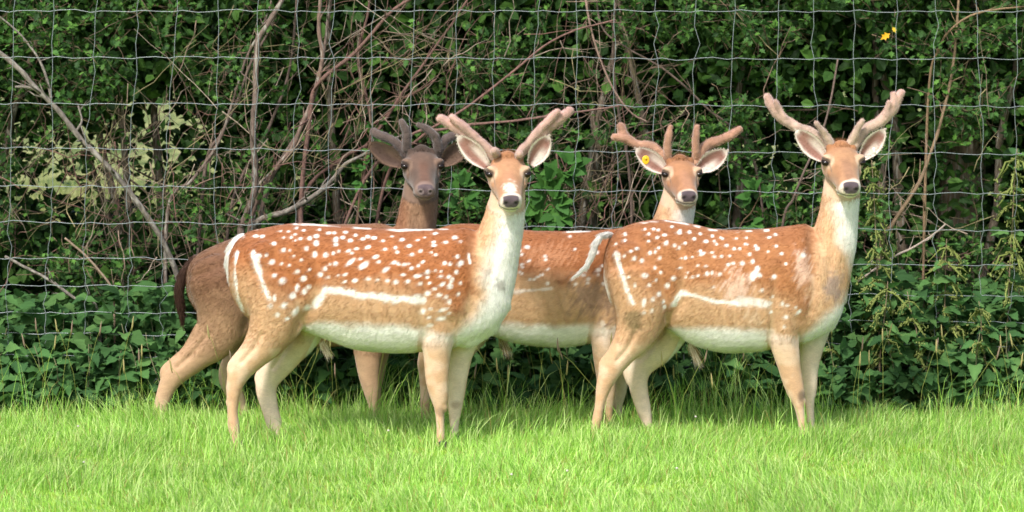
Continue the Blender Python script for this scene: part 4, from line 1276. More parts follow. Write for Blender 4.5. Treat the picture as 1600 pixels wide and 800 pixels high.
# tall hay in the meadow beyond the hedge
gm = Geo()
gm.add(*blades(26000, (-7, 7), (4.6, 16), (.25, .6), (.006, .012), (.1, .6), [S(150, 156, 94), S(126, 138, 72), S(164, 164, 112)], 104))
tag(obj('meadow_grass', gm.mesh('meadow_grass'), M_GRASS), kind='stuff')

# ------------------------------------------------------------------ wire fence
YF = 1.3
ROWL = [-62, 17, 90, 162, 231, 290, 347, 403, 445, 487, 520, 554, 589, 622]
ROWR = [-60, 18, 92, 166, 241, 304, 361, 415, 463, 505, 541, 575, 608, 640]
COLT = [25 + 62.55 * k for k in range(-9, 35)]
fence = thing('wire_fence', (0, YF, 0), 'galvanised woven wire deer fence running behind the four deer', 'fence')
FO = np.array([0, YF, 0])
rsf = np.random.RandomState(3)
XL, XR = P(COLT[0], 300, YF)[0], P(COLT[-1], 300, YF)[0]
# joints
J = np.zeros((len(ROWL), len(COLT), 3))
for j, c in enumerate(COLT):
    off = 0.0
    ph = rsf.rand() * 6
    for i in range(len(ROWL)):
        f = c / 1600
        v = ROWL[i] * (1 - f) + ROWR[i] * f + rsf.normal(0, .7)
        off += rsf.normal(-1.6, 2.6) * (1.0 if i > 1 else .3)
        J[i, j] = P(c + off + 2 * math.sin(ph + i * .8), v, YF + rsf.normal(0, .004))
for i in range(len(ROWL)):
    pts, sag = [], rsf.normal(0, .002)
    for j in range(len(COLT) - 1):
        a, b = J[i, j], J[i, j + 1]
        for t in (0, .12, .5, .88):
            p = a * (1 - t) + b * t
            if t in (.12, .88): p = p + [0, 0, .0035 if t < .5 else -.003]
            if t == .5: p = p + [0, rsf.normal(0, .002), rsf.normal(0, .0035)]
            pts.append(p)
    pts.append(J[i, -1])
    g = Geo()
    g.add(*tube(np.array(pts), .00135 if i else .0016, 6))
    obj('horizontal_wire', g.mesh('horizontal_wire', FO), M_WIRE, fence)
for j in range(len(COLT)):
    pts = []
    for i in range(len(ROWL) - 1):
        a, b = J[i, j], J[i + 1, j]
        w = rsf.normal(0, .0065, 2)
        for t, dx in ((0, 0), (.3, w[0]), (.68, w[1])):
            pts.append(a * (1 - t) + b * t + [dx, .0035, 0])
    pts.append(J[-1, j] + [0, .0035, 0])
    g = Geo()
    g.add(*tube(np.array(pts), .0012, 6))
    obj('vertical_wire', g.mesh('vertical_wire', FO), M_WIRE, fence)
g = Geo()
for i in range(len(ROWL)):
    for j in range(len(COLT)):
        p = J[i, j]
        th = np.linspace(0, 1, 5)
        g.add(*tube(np.stack([p[0] + .0035 * np.cos(th * 6), p[1] + .0035 * np.sin(th * 6), p[2] - .005 + .010 * th], -1), .0011, 4))
tag(obj('knot', g.mesh('knot', FO), M_WIRE, fence), kind='stuff')
for x in (XL, XR):
    g = Geo()
    v, q, t = tube(np.array([[x, YF + .06, -.3], [x, YF + .06, .9], [x, YF + .06, 2.0], [x, YF + .06, 2.02]]), [.055, .054, .052, .045], 12)
    g.add(v, q, t, S(120, 104, 84))
    obj('post', g.mesh('post', FO), M_WOOD, fence)

# ------------------------------------------------------------------ leaves
HAW = np.array([(0, 0, 0), (.18, .10, .01), (.35, .36, .05), (.45, .18, .03), (.66, .34, .04), (.70, .14, .03), (1.0, 0, -.03), (.70, -.14, .03), (.66, -.34, .04), (.45, -.18, .03), (.35, -.36, .05), (.18, -.10, .01), (.5, 0, -.02)], float)
HAW_T = np.array([(12, i, i + 1) for i in range(0, 11)] + [(12, 11, 0)])
OVA = np.array([(0, 0, 0), (.3, .34, .07), (.7, .26, .06), (1, 0, -.06), (.7, -.26, .06), (.3, -.34, .07)], float)
OVA_Q = np.array([(0, 3, 2, 1), (0, 5, 4, 3)])


def place(tmpl, pos, d, nrm_, sc):
    d = nrm(d)
    nn = nrm(nrm_ - d * (nrm_ * d).sum(1)[:, None])
    w = np.cross(nn, d)
    V = pos[:, None] + (tmpl[None, :, 0, None] * d[:, None] + tmpl[None, :, 1, None] * w[:, None] + tmpl[None, :, 2, None] * nn[:, None]) * sc[:, None, None]
    return V.reshape(-1, 3)


def leaves(geo, tmpl, tri, quad, pos, d, n_, sc, col):
    V = place(tmpl, pos, d, n_, sc)
    k = len(tmpl)
    o = (np.arange(len(pos)) * k)[:, None, None]
    geo.add(V, None if quad is None else (quad[None] + o).reshape(-1, 4), None if tri is None else (tri[None] + o).reshape(-1, 3), np.repeat(np.clip(col, .005, .9), k, 0))


# how leafy the hedge is where (side-view map, photograph units on the hedge's plane)
def hedge_density(u, v, rs, front):
    p = np.stack([u / 110, v / 110, u * 0 + (3 if front else 8)], -1)
    nz = fbm(p, 61, 3)
    gap = .8 * np.exp(-(((u - 140) / 150) ** 4 + ((v - 265) / 62) ** 4)) * (.84 + .2 * sst(.3, .6, fbm(np.stack([u / 40, v / 30, u * 0], -1), 66, 3)))
    gap = np.maximum(gap, .9 * np.exp(-(((u - 250) / 60) ** 2 + ((v - 185) / 35) ** 2)))
    if front:
        d = sst(.42, .6, nz)
        d = d * (1 - .75 * np.exp(-(((u - 470) / 150) ** 2 + ((v - 200) / 190) ** 2)))
        d = d * (1 - .7 * np.exp(-(((u - 960) / 90) ** 2 + ((v - 190) / 110) ** 2)))
        d = d * (1 - .85 * np.exp(-(((u - 1470) / 90) ** 2 + ((v - 310) / 90) ** 2)))
        d = d * (1 - .8 * np.exp(-(((u - 640) / 60) ** 2 + ((v - 90) / 80) ** 2)))
        return d * (1 - gap)
    return 1 - gap


BUSH = [(-2.75, 'dense dark hawthorn bush behind the fence at the far left edge'),
        (-1.75, 'dark hawthorn bush over the pale meadow gap behind the fence'),
        (-0.75, 'thin hawthorn bush behind the dark brown buck'),
        (0.15, 'bright green hawthorn bush above the gap between the two front bucks'),
        (1.05, 'hawthorn bush full of bare twigs behind the buck with the yellow tag'),
        (1.95, 'leafy hawthorn bush behind the right buck with one yellowed leaf'),
        (2.85, 'dark shaded hawthorn bush at the far right edge')]
bush_x = np.array([b[0] for b in BUSH])
bush = [thing('hawthorn_bush', (x, 2.25, 0), lab, 'bush', 'hawthorn bushes of the hedge') for x, lab in BUSH]
BG = [Geo() for b in BUSH]      # leaves
BT = [Geo() for b in BUSH]      # twigs
HZ = 3.1
rs = np.random.RandomState(77)


def bush_of(x):
    return np.abs(x[:, None] + .25 * np.sin(x * 9)[:, None] - bush_x[None]).argmin(1)


# stems and limbs of every bush
for bi, (bx, lab) in enumerate(BUSH):
    B = np.array([bx, 2.25, 0])
    for k in range(4):
        x0 = bx + rs.normal(0, .1)
        y0 = 2.3 + rs.normal(0, .1)
        h = rs.uniform(2.0, 2.8)
        ex, ey = rs.normal(0, .35), rs.normal(.05, .2)
        t = np.linspace(0, 1, 9)
        p = np.stack([x0 + ex * t + rs.normal(0, .025, 9) * t, y0 + ey * t + rs.normal(0, .025, 9), h * t - .05], -1)
        g = Geo()
        r0 = rs.uniform(.02, .04)
        g.add(*tube(p, r0 * (1 - .75 * t), 8), c=S(92, 80, 66))
        obj('stem', g.mesh('stem', B), M_BARK, bush[bi])
        for m in range(9):
            s = p[rs.randint(2, 9)]
            dd = nrm(np.array([rs.normal(0, 1), rs.normal(-.55, .5), rs.uniform(-.1, .9)]))
            L = rs.uniform(.25, .7)
            tt = np.linspace(0, 1, 6)
            q = s + dd * (L * tt)[:, None] + rs.normal(0, .03, (6, 3)) * tt[:, None] + np.outer(tt ** 2, [0, 0, rs.uniform(-.15, .15)])
            BT[bi].add(*tube(q, .007 * (1 - .8 * tt) * rs.uniform(.5, 1.1), 5), c=S(104, 88, 72) * rs.uniform(.6, 1.2))

# front sprays: leafy twigs that reach out towards the light
LC = .8 * np.array([S(66, 104, 46), S(84, 126, 52), S(58, 92, 46), S(98, 142, 62), S(52, 84, 42), S(74, 114, 54)])
nsp = 7000
su, sv, sy = rs.uniform(-420, 2020, nsp), rs.uniform(-260, 480, nsp), rs.uniform(1.5, 2.35, nsp)
dens = hedge_density(su, sv, rs, True)
# a denser fringe at the top and the right
kp = rs.rand(nsp) < np.clip(dens, 0.03, 1)
for u, v, y in zip(su[kp], sv[kp], sy[kp]):
    p0 = P(u, v, y)
    if p0[2] < .45: continue
    dd = nrm(np.array([rs.normal(0, .7), rs.normal(-.35, .4), rs.normal(-.05, .6)]))
    L = rs.uniform(.12, .34)
    m = 6
    t = np.linspace(0, 1, m)
    q = p0 + dd * (L * (t - .5))[:, None] + np.outer((t - .3) ** 2, [0, 0, -.06]) + rs.normal(0, .006, (m, 3))
    bi = bush_of(q[:1, 0])[0]
    BT[bi].add(*tube(q, .0022 * (1.2 - t), 3), c=S(98, 82, 62))
    nl = rs.randint(9, 20)
    ti = rs.uniform(.1, 1.02, nl)
    ax = np.stack([np.interp(ti, t, q[:, c]) for c in range(3)], -1)
    ld = nrm(dd[None] * .4 + rs.normal(0, .75, (nl, 3)) + [0, -.25, .1])
    ln_ = nrm(np.array([0, -.45, .75])[None] + rs.normal(0, .5, (nl, 3)))
    sc = rs.uniform(.022, .047, nl)
    ci = LC[rs.randint(0, len(LC), nl)] * rs.uniform(.7, 1.25) * rs.uniform(.8, 1.2, nl)[:, None]
    leaves(BG[bi], HAW, HAW_T, None, ax + ld * .006, ld, ln_, sc, ci)

# the leafy mass behind
nb = 135000
bu, bv, by = rs.uniform(-550, 2150, nb), np.where(rs.rand(nb) < .22, rs.uniform(-60, 130, nb), rs.uniform(-420, 640, nb)), rs.uniform(2.0, 3.7, nb)
keep = rs.rand(nb) < hedge_density(bu, bv, rs, False)
bu, bv, by = bu[keep], bv[keep], by[keep]
pb = np.array([P(a, b, c) for a, b, c in zip(bu, bv, by)])
pb = pb[pb[:, 2] > .1]
nb = len(pb)
cl = fbm(pb * 3.5, 91, 3)
ld = nrm(rs.normal(0, 1, (nb, 3)) + [0, -.3, 0])
ln_ = nrm(rs.normal(0, .6, (nb, 3)) + [0, -.5, .6])
ci = .85 * LC[rs.randint(0, len(LC), nb)] * rs.uniform(.6, 1.1, nb)[:, None]
gu, gv_ = UV(pb, 2.6)
bsz = rs.uniform(.045, .085, nb) * (1 - .35 * np.exp(-(((gu - 150) / 190) ** 4 + ((gv_ - 258) / 90) ** 4))) * np.where(by[:nb] * 0 + pb[:, 1] > 3, 1.45, 1)
bb = bush_of(pb[:, 0])
for i in range(len(BUSH)):
    m = bb == i
    leaves(BG[i], OVA, None, OVA_Q, pb[m], ld[m], ln_[m], bsz[m], ci[m])

# fine dead and living twigs, dense left of centre and around the middle
TW = [(430, 190, 150, 120, 190), (640, 90, 90, 90, 150), (960, 190, 110, 110, 170), (140, 260, 150, 90, 230), (520, 300, 140, 60, 110), (930, 310, 70, 50, 90), (1400, 330, 90, 80, 50), (800, 100, 700, 120, 120), (230, 380, 160, 50, 70)]
for (cu_, cv_, su_, sv_, cnt) in TW:
    for k in range(int(cnt * .42)):
        u, v, y = rs.normal(cu_, su_ * .7), rs.normal(cv_, sv_ * .7), rs.uniform(1.42, 1.95)
        p0 = P(u, v, y)
        if p0[2] < .25 or p0[2] > 2.6: continue
        an = rs.normal(1.25, .75)
        dd = nrm(np.array([math.cos(an), rs.normal(0, .35), math.sin(an)])) * rs.choice([1, 1, -1])
        L = rs.uniform(.15, .6)
        t = np.linspace(0, 1, 7)
        bend = rs.normal(0, .12, 3)
        q = p0 + dd * (L * (t - .5))[:, None] + np.outer((t - .5) ** 2, bend) + rs.normal(0, .007, (7, 3))
        bi = bush_of(q[:1, 0])[0]
        tone = [S(126, 108, 92), S(104, 84, 70), S(140, 126, 110), S(112, 82, 72), S(128, 118, 84)][rs.randint(5)]
        r = rs.uniform(.0011, .003)
        BT[bi].add(*tube(q, r * (1.15 - .8 * t), 4), c=tone * rs.uniform(.7, 1.15))
        for m in range(rs.randint(0, 4)):
            s = rs.randint(1, 6)
            d2_ = nrm(dd * .7 + rs.normal(0, .55, 3))
            BT[bi].add(*tube(np.array([q[s], q[s] + d2_ * L * .12 + rs.normal(0, .004, 3), q[s] + d2_ * L * .26]), [r * .6, r * .5, r * .25], 3), c=tone)

for i in range(len(BUSH)):
    B = (BUSH[i][0], 2.25, 0)
    tag(obj('foliage', BG[i].mesh('foliage', B, smooth=False), M_LEAF, bush[i]), kind='stuff')
    tag(obj('twigs', BT[i].mesh('twigs', B), M_TWIG, bush[i]), kind='stuff')
# the yellowed leaf near the top right
g = Geo()
yl = P(1391, 52, 1.46)
leaves(g, HAW * [1, .9, 1], HAW_T, None, yl[None], np.array([[-.7, -.1, -.45]]), np.array([[.1, -.9, .4]]), np.array([.055]), S(214, 160, 30)[None])
leaves(g, HAW * [1, .9, 1], HAW_T, None, yl[None] + [.01, .0, .03], np.array([[.3, -.2, -.6]]), np.array([[.1, -.9, .4]]), np.array([.035]), S(196, 170, 50)[None])
o = obj('leaf', g.mesh('leaf', (BUSH[5][0], 2.25, 0)), M_LEAF, bush[5])
o['label'] = 'yellowed leaf'


# ------------------------------------------------------------------ bare stems, fallen limb, brambles
def limb(name, pl, r, parent, org, col, mat, knots=True, seed=0):
    """pl rows: u, v, Y ; r px at both ends"""
    rs = np.random.RandomState(seed)
    rows = cr([[*P(u, v, y)] for (u, v, y) in pl], 7)
    n = len(rows)
    rows = rows + np.cumsum(rs.normal(0, .0012, (n, 3)), 0) * np.linspace(0, 1, n)[:, None] * .6
    t = np.linspace(0, 1, n)
    rad = .78 * (r[0] * (1 - t) + r[1] * t) / ppm(pl[0][2]) * (1 + rs.normal(0, .07, n))
    g = Geo()
    g.add(*tube(rows, rad, 9), c=col)
    for k in range(int(n / 5)):
        i = rs.randint(2, n - 2)
        T = nrm(rows[i + 1] - rows[i - 1])
        d = nrm(T * .8 + rs.normal(0, .6, 3))
        L = rs.uniform(.03, .13)
        g.add(*tube(np.array([rows[i], rows[i] + d * L * .5 + rs.normal(0, .004, 3), rows[i] + d * L]), [rad[i] * .5, rad[i] * .35, rad[i] * .12], 5), c=col)
    return obj(name, g.mesh(name, org), mat, parent)


GB, RB, LB = S(98, 82, 74), S(100, 74, 66), S(106, 98, 90)
so = P(388, 600, 1.62)
so[2] = 0
shrub = thing('bare_shrub', so, 'bare grey stemmed shrub fanning up behind the fence left of the dark buck', 'shrub')
STEMS = [([(384, 640, 1.62), (380, 480, 1.62), (376, 365, 1.6), (381, 345, 1.58), (396, 305, 1.55), (398, 265, 1.53), (394, 210, 1.5), (397, 150, 1.5), (398, 90, 1.5), (402, 58, 1.5), (416, 34, 1.5), (440, -8, 1.52), (460, -60, 1.55)], (8, 4.4), GB),
         [(394, 620, 1.66), (390, 460, 1.66), (392, 350, 1.64), (406, 305, 1.62), (427, 270, 1.6), (455, 235, 1.58), (471, 198, 1.57), (490, 150, 1.56), (503, 92, 1.56), (497, 45, 1.56), (500, -10, 1.56), (505, -80, 1.6)],
         [(402, 630, 1.7), (400, 400, 1.7), (420, 290, 1.7), (462, 215, 1.69), (480, 180, 1.68), (500, 112, 1.66), (510, 60, 1.66), (518, -5, 1.66), (530, -60, 1.66)],
         [(392, 600, 1.6), (388, 400, 1.6), (400, 348, 1.58), (448, 330, 1.56), (490, 306, 1.55), (518, 281, 1.54), (540, 256, 1.54), (572, 240, 1.55), (610, 222, 1.57), (640, 205, 1.6)],
         [(260, 560, 1.72), (262, 330, 1.7), (300, 282, 1.68), (331, 240, 1.66), (350, 200, 1.65), (366, 150, 1.64), (386, 88, 1.63), (412, 40, 1.62), (430, -20, 1.62)],
         [(300, 540, 1.76), (320, 270, 1.74), (346, 210, 1.72), (370, 160, 1.7), (391, 100, 1.7), (422, 44, 1.7), (440, -10, 1.7)],
         [(480, 520, 1.58), (470, 330, 1.56), (486, 170, 1.54), (492, 140, 1.53), (511, 117, 1.52), (546, 90, 1.52), (575, 60, 1.52), (611, 19, 1.52), (652, -8, 1.53), (690, -40, 1.55)],
         [(440, 560, 1.8), (470, 320, 1.78), (532, 250, 1.76), (572, 228, 1.74), (601, 190, 1.72), (626, 150, 1.7), (656, 110, 1.7), (681, 74, 1.7), (706, 40, 1.7), (736, -6, 1.7)],
         [(350, 560, 1.84), (360, 330, 1.8), (420, 200, 1.8), (450, 120, 1.8), (462, 40, 1.8), (466, -30, 1.8)],
         [(540, 560, 1.86), (560, 330, 1.84), (580, 200, 1.84), (560, 90, 1.84), (575, 20, 1.84), (580, -30, 1.84)]]
RAD = [None, (6.5, 3.6), (5, 3), (7, 2.2), (4.2, 2.2), (3.6, 2), (5, 2.8), (4.2, 2), (4, 2), (4, 2)]
CL = [GB, S(106, 86, 76), GB, LB, GB, GB, RB, RB, GB, RB]
for i, s in enumerate(STEMS):
    if i == 0:
        limb('branch', s[0], s[1], shrub, so, s[2], M_BARK, seed=i)
    else:
        limb('branch', s, RAD[i], shrub, so, CL[i], M_BARK if i in (1, 2, 3, 4) else M_TWIG, seed=i)

fo = P(268, 390, 1.5)
fo[2] = 0
dead = thing('dead_limb', fo, 'long grey lichen-speckled dead limb leaning at the left behind the fence', 'branch')
limb('limb', [(300, 640, 1.62), (285, 470, 1.58), (262, 392, 1.54), (226, 332, 1.5), (190, 284, 1.48), (152, 242, 1.46), (125, 214, 1.46), (92, 171, 1.46), (60, 139, 1.46), (34, 109, 1.46), (-12, 73, 1.48), (-90, 20, 1.5)], (5.5, 5), dead, fo, LB, M_BARK, seed=31)
limb('fork', [(64, 143, 1.46), (45, 137, 1.45), (24, 137, 1.45)], (4, 2.5), dead, fo, LB, M_BARK, seed=32)
limb('fork', [(80, 155, 1.46), (74, 125, 1.47), (60, 90, 1.48), (30, 50, 1.5), (-5, 20, 1.5)], (3, 1.6), dead, fo, LB, M_BARK, seed=33)
limb('fork', [(118, 206, 1.46), (128, 188, 1.47), (122, 165, 1.5)], (3, 1.4), dead, fo, LB, M_BARK, seed=34)


def cane(name, label, cat, pl, r, col, mat, seed):
    o = P(*pl[0])
    o[2] = 0
    t = thing(name, o, label, cat)
    limb('cane' if name != 'stick' else 'shaft', pl, r, t, o, col, mat, seed=seed)
    return t


cane('stick', 'pale straight stick slanting down through the nettles at the left', 'stick', [(180, 640, 1.45), (178, 470, 1.42), (172, 446, 1.4), (150, 418, 1.4), (131, 398, 1.4), (100, 372, 1.4)], (2.2, 2.2), S(140, 120, 102), M_TWIG, 40)
cane('stick', 'grey crooked stick lying low in the nettles at the left', 'stick', [(160, 620, 1.5), (152, 484, 1.45), (118, 466, 1.44), (80, 438, 1.44), (40, 416, 1.45), (8, 398, 1.46)], (3.4, 2.8), LB, M_BARK, 41)
cane('bramble_cane', 'red brown bramble cane arching up to the right above the front left buck', 'bramble', [(560, 560, 1.7), (600, 290, 1.6), (660, 212, 1.5), (702, 185, 1.46), (742, 158, 1.44), (800, 112, 1.42), (850, 72, 1.42), (900, 46, 1.43), (962, 30, 1.45)], (3.2, 1.8), S(106, 78, 70), M_TWIG, 42)
cane('bramble_cane', 'red brown bramble cane crossing level behind the antlers of the front left buck', 'bramble', [(470, 560, 1.7), (560, 300, 1.6), (640, 213, 1.5), (690, 203, 1.47), (730, 196, 1.45), (800, 190, 1.44), (850, 183, 1.43), (900, 176, 1.43), (975, 164, 1.44)], (3.6, 1.8), S(106, 80, 72), M_TWIG, 43)
cane('hanging_twig', 'pale curved twig hanging down above the buck with the yellow tag', 'twig', [(910, -60, 1.6), (916, 5, 1.5), (926, 55, 1.46), (941, 102, 1.44), (960, 142, 1.43), (985, 174, 1.42), (1010, 188, 1.42)], (2.4, 1.8), S(122, 100, 88), M_TWIG, 44)
cane('bramble_cane', 'thin grey cane arching up from the middle buck to the bush top', 'bramble', [(992, 560, 1.8), (985, 290, 1.75), (968, 180, 1.7), (958, 90, 1.65), (962, 0, 1.65), (970, -60, 1.7)], (3.2, 2), GB, M_TWIG, 45)
cane('bramble_cane', 'long thin cane sloping down to the right above the middle antlers', 'bramble', [(1210, 560, 1.9), (1180, 260, 1.8), (1100, 165, 1.7), (1040, 110, 1.65), (980, 75, 1.6), (940, 40, 1.6), (930, -40, 1.6)], (2.6, 1.6), GB, M_TWIG, 46)
cane('stick', 'white peeled stick slanting up behind the neck of the right buck', 'stick', [(1340, 440, 1.5), (1394, 403, 1.46), (1425, 388, 1.46), (1462, 366, 1.46), (1480, 352, 1.48)], (2.6, 1.6), S(156, 142, 130), M_TWIG, 47)
cane('broken_stem', 'leaning brown stem with an orange broken end right of the right buck', 'branch', [(1350, 640, 1.62), (1376, 392, 1.56), (1394, 352, 1.55), (1420, 312, 1.55), (1436, 285, 1.56), (1450, 250, 1.58), (1470, 190, 1.62), (1490, 100, 1.66), (1500, -20, 1.7)], (5, 2.4), S(116, 96, 74), M_TWIG, 48)
cane('bramble_cane', 'thin brown cane arching over at the top right corner', 'bramble', [(1440, 560, 1.8), (1450, 160, 1.7), (1468, 75, 1.62), (1490, 42, 1.58), (1530, 20, 1.56), (1600, 10, 1.56)], (3, 1.8), S(120, 98, 74), M_TWIG, 49)
cane('bramble_cane', 'upright grey cane behind the right buck between two bushes', 'bramble', [(1205, 600, 1.8), (1222, 360, 1.7), (1240, 310, 1.66), (1256, 268, 1.64), (1290, 190, 1.64), (1310, 90, 1.66)], (3.4, 2), GB, M_TWIG, 50)
cane('red_stalk', 'dark red forked dry stalk standing in the grass by the right nettles', 'stalk', [(1440, 672, 1.12), (1443, 645, 1.12), (1446, 618, 1.12), (1449, 600, 1.12)], (2.2, 1.2), S(128, 50, 40), M_TWIG, 51)

# dim trunk of a tree standing back in the hedge at right
to = np.array([P(1490, 500, 2.5)[0], 2.5, 0])
tree = thing('tree', to, 'dim brown tree trunk standing in the dark of the hedge at right', 'tree')
g = Geo()
t = np.linspace(0, 1, 12)
v, q, tt = tube(np.stack([to[0] + .05 * np.sin(t * 3), np.full(12, 2.5), t * 3.6 - .05], -1), .13 - .06 * t, 14)
v += nrm(v - to) * ((fbm(v * [9, 9, 3], 14, 3) - .5) * .05)[:, None] * [1, 1, 0]
g.add(v, q, tt, S(112, 98, 80))
obj('trunk', g.mesh('trunk', to), M_BARK, tree)
g = Geo()
nn_ = 5000
pc = np.array([to[0], 2.9, 3.9]) + rs.normal(0, 1, (nn_, 3)) * [.8, .6, .5]
leaves(g, OVA, None, OVA_Q, pc, rs.normal(0, 1, (nn_, 3)), rs.normal(0, .6, (nn_, 3)) + [0, -.4, .7], rs.uniform(.05, .09, nn_), LC[rs.randint(0, 6, nn_)] * rs.uniform(.7, 1.1, nn_)[:, None])
tag(obj('crown', g.mesh('crown', to, smooth=False), M_LEAF, tree), kind='stuff')


# ------------------------------------------------------------------ nettles
def nettle_leaf(seed, L=1.0, wid=.36, teeth=7):
    """heart-shaped saw-toothed leaf folded along its midrib, drooping at the tip"""
    rs = np.random.RandomState(seed)
    xs = np.linspace(0, 1, teeth * 2 + 1)
    V = []
    droop = rs.uniform(.1, .35)
    for i, x in enumerate(xs):
        w = wid * (np.interp(x, [0, .06, .2, .4, .7, .9, 1], [.35, .75, 1, .92, .55, .22, 0]))
        if 0 < i < len(xs) - 1 and i % 2: w *= .84
        z = -droop * x * x
        ripple = .03 * math.sin(x * 16 + seed)
        V += [(x, 0, z), (x - .03, w, z + w * .35 + ripple), (x - .03, -w, z + w * .35 - ripple)]
    V = np.array(V)
    q = []
    for i in range(len(xs) - 1):
        a = i * 3
        q += [(a, a + 3, a + 4, a + 1), (a, a + 2, a + 5, a + 3)]
    return V * L, np.array(q)


NC = [S(72, 110, 60), S(80, 118, 64), S(66, 102, 56), S(88, 124, 68), S(60, 94, 54)]
LEAFM = []
for k in range(10):
    V, q = nettle_leaf(k, 1.0, [.36, .4, .33][k % 3])
    c = NC[k % 5]
    C = np.tile(c, (len(V), 1))
    C[0::3] = C[0::3] * 1.25
    LEAFM.append(make_mesh('nettle_leaf', V, [q], C, True))
    LEAFM[-1].materials.append(M_NETTLE)
M_CATKIN = mat_leaf('nettle_catkin', .3, .8, .1, 200, .3)


def catkin_geo(rs):
    g = Geo()
    for k in range(7):
        an = rs.uniform(0, 6.28)
        d = np.array([math.cos(an), math.sin(an), 0])
        L = rs.uniform(.03, .06)
        t = np.linspace(0, 1, 5)
        p = np.outer(t * L, d) + np.outer(-(t ** 1.7) * L * rs.uniform(.5, 1.1), [0, 0, 1]) + rs.normal(0, .0025, (5, 3))
        g.add(*tube(p, np.array([.0012, .0032, .0026, .003, .0012]), 4), c=S(140, 152, 84) * rs.uniform(.75, 1))
        for m in range(9):
            pp = p[rs.randint(1, 5)] + rs.normal(0, .004, 3)
            g.add(*tube(np.array([pp - [0, 0, .003], pp, pp + [0, 0, .003]]), [.001, .0028, .001], 4), c=S(150, 160, 94) * rs.uniform(.75, 1))
    return g


CATM = []
for k in range(4):
    CATM.append(catkin_geo(np.random.RandomState(k + 5)).mesh('catkin'))
    CATM[-1].materials.append(M_CATKIN)


def nettle(x, y, h, rs, label, group, flower=0.0, lmin=.045, lmax=.085, lean=(0, 0), bare=.12, pairs=None):
    t_ = thing('nettle', (x, y, 0), label, 'nettle', group)
    t = np.linspace(0, 1, 8)
    lx, ly = lean[0] + rs.normal(0, .05), lean[1] + rs.normal(0, .04)
    p = np.stack([lx * t ** 1.5 + rs.normal(0, .004, 8), ly * t ** 1.5, h * t - .045 * (1 - t)], -1)
    g = Geo()
    g.add(*tube(p, .0042 * (1.15 - .75 * t), 6), c=S(104, 104, 72) if flower < .5 else S(124, 108, 84))
    obj('stem', g.mesh('stem'), M_TWIG, t_)
    n = pairs or max(4, int(h / .075))
    az = rs.uniform(0, 6.28)
    for i in range(n):
        f = bare + (1 - bare) * (i + .5) / n
        b = np.array([np.interp(f, t, p[:, c]) for c in range(3)])
        az += math.pi / 2 + rs.normal(0, .25)
        size = (lmin + (lmax - lmin) * math.sin(min(1, (1 - f) * 1.7 + .22) * 1.57)) * rs.uniform(.8, 1.15)
        for s in (0, math.pi):
            a = az + s + rs.normal(0, .2)
            el = rs.uniform(-.35, .25) if f < .9 else rs.uniform(.2, .8)
            d = Vector((math.cos(a) * math.cos(el), math.sin(a) * math.cos(el), math.sin(el)))
            up = Vector((rs.normal(0, .25), rs.normal(-.25, .25), 1))
            w = up.cross(d).normalized()
            nn = d.cross(w)
            M = Matrix((d, w, nn)).transposed().to_4x4()
            M = Matrix.Translation(Vector(b) + d * .015) @ M @ Matrix.Diagonal((size, size, size, 1))
            o = bpy.data.objects.new('leaf', LEAFM[rs.randint(len(LEAFM))])
            COL.objects.link(o)
            o.parent = t_
            o.matrix_local = M
        if rs.rand() < flower and f > .25:
            o = bpy.data.objects.new('catkin', CATM[rs.randint(4)])
            COL.objects.link(o)
            o.parent = t_
            s = rs.uniform(1.0, 1.8)
            o.matrix_local = Matrix.Translation(Vector(b)) @ Matrix.Rotation(rs.uniform(0, 6.28), 4, 'Z') @ Matrix.Diagonal((s, s, s, 1))
    return t_


rn = np.random.RandomState(17)
GN = 'nettles in the bed along the fence'


def top_v(u):
    return np.interp(u, [-300, 0, 130, 260, 400, 700, 850, 1000, 1200, 1330, 1380, 1450, 1500, 1580, 1900], [440, 450, 455, 430, 440, 420, 380, 420, 430, 390, 400, 420, 440, 420, 420])


SEG = [(-40, 80, 'at the far left edge'), (80, 200, 'around the low grey stick at the left'), (200, 300, 'below the tail of the dark buck'), (300, 420, 'behind the hind legs of the front left buck'),
       (420, 540, 'left of the front legs of the dark buck'), (540, 660, 'behind the front legs of the dark buck'), (660, 780, 'behind the front legs of the front left buck'), (780, 900, 'under the belly of the middle buck'),
       (900, 1020, 'behind the hind legs of the right buck'), (1020, 1140, 'under the belly of the right buck'), (1140, 1260, 'just left of the front legs of the right buck'), (1260, 1380, 'just right of the front legs of the right buck'),
       (1380, 1500, 'behind the forked red stalk'), (1500, 1640, 'at the far right edge')]
for (u0, u1, where) in SEG:
    for row, (n_, ya, yb, f) in (('before the fence wires', (3, 1.0, 1.22, .6)), ('against the fence', (3, 1.33, 1.45, .92)), ('in the second rank', (2, 1.5, 1.7, 1.0))):
        for k in range(n_):
            u = u0 + (k + .5 + rn.uniform(-.3, .3)) / n_ * (u1 - u0)
            y = rn.uniform(ya, yb)
            v = 640 - (640 - top_v(u)) * rn.uniform(.72, 1.0) * f
            pt = P(u, v, y)
            pos = (['leftmost', 'middle', 'rightmost'] if n_ == 3 else ['left', 'right'])[k]
            nettle(pt[0], y, max(.16, pt[2]), rn, pos + ' nettle ' + row + ', ' + where, GN,
                   flower=.0 if u < 1300 else .35, lmin=.055, lmax=.12 if u < 330 else .11, bare=.05)
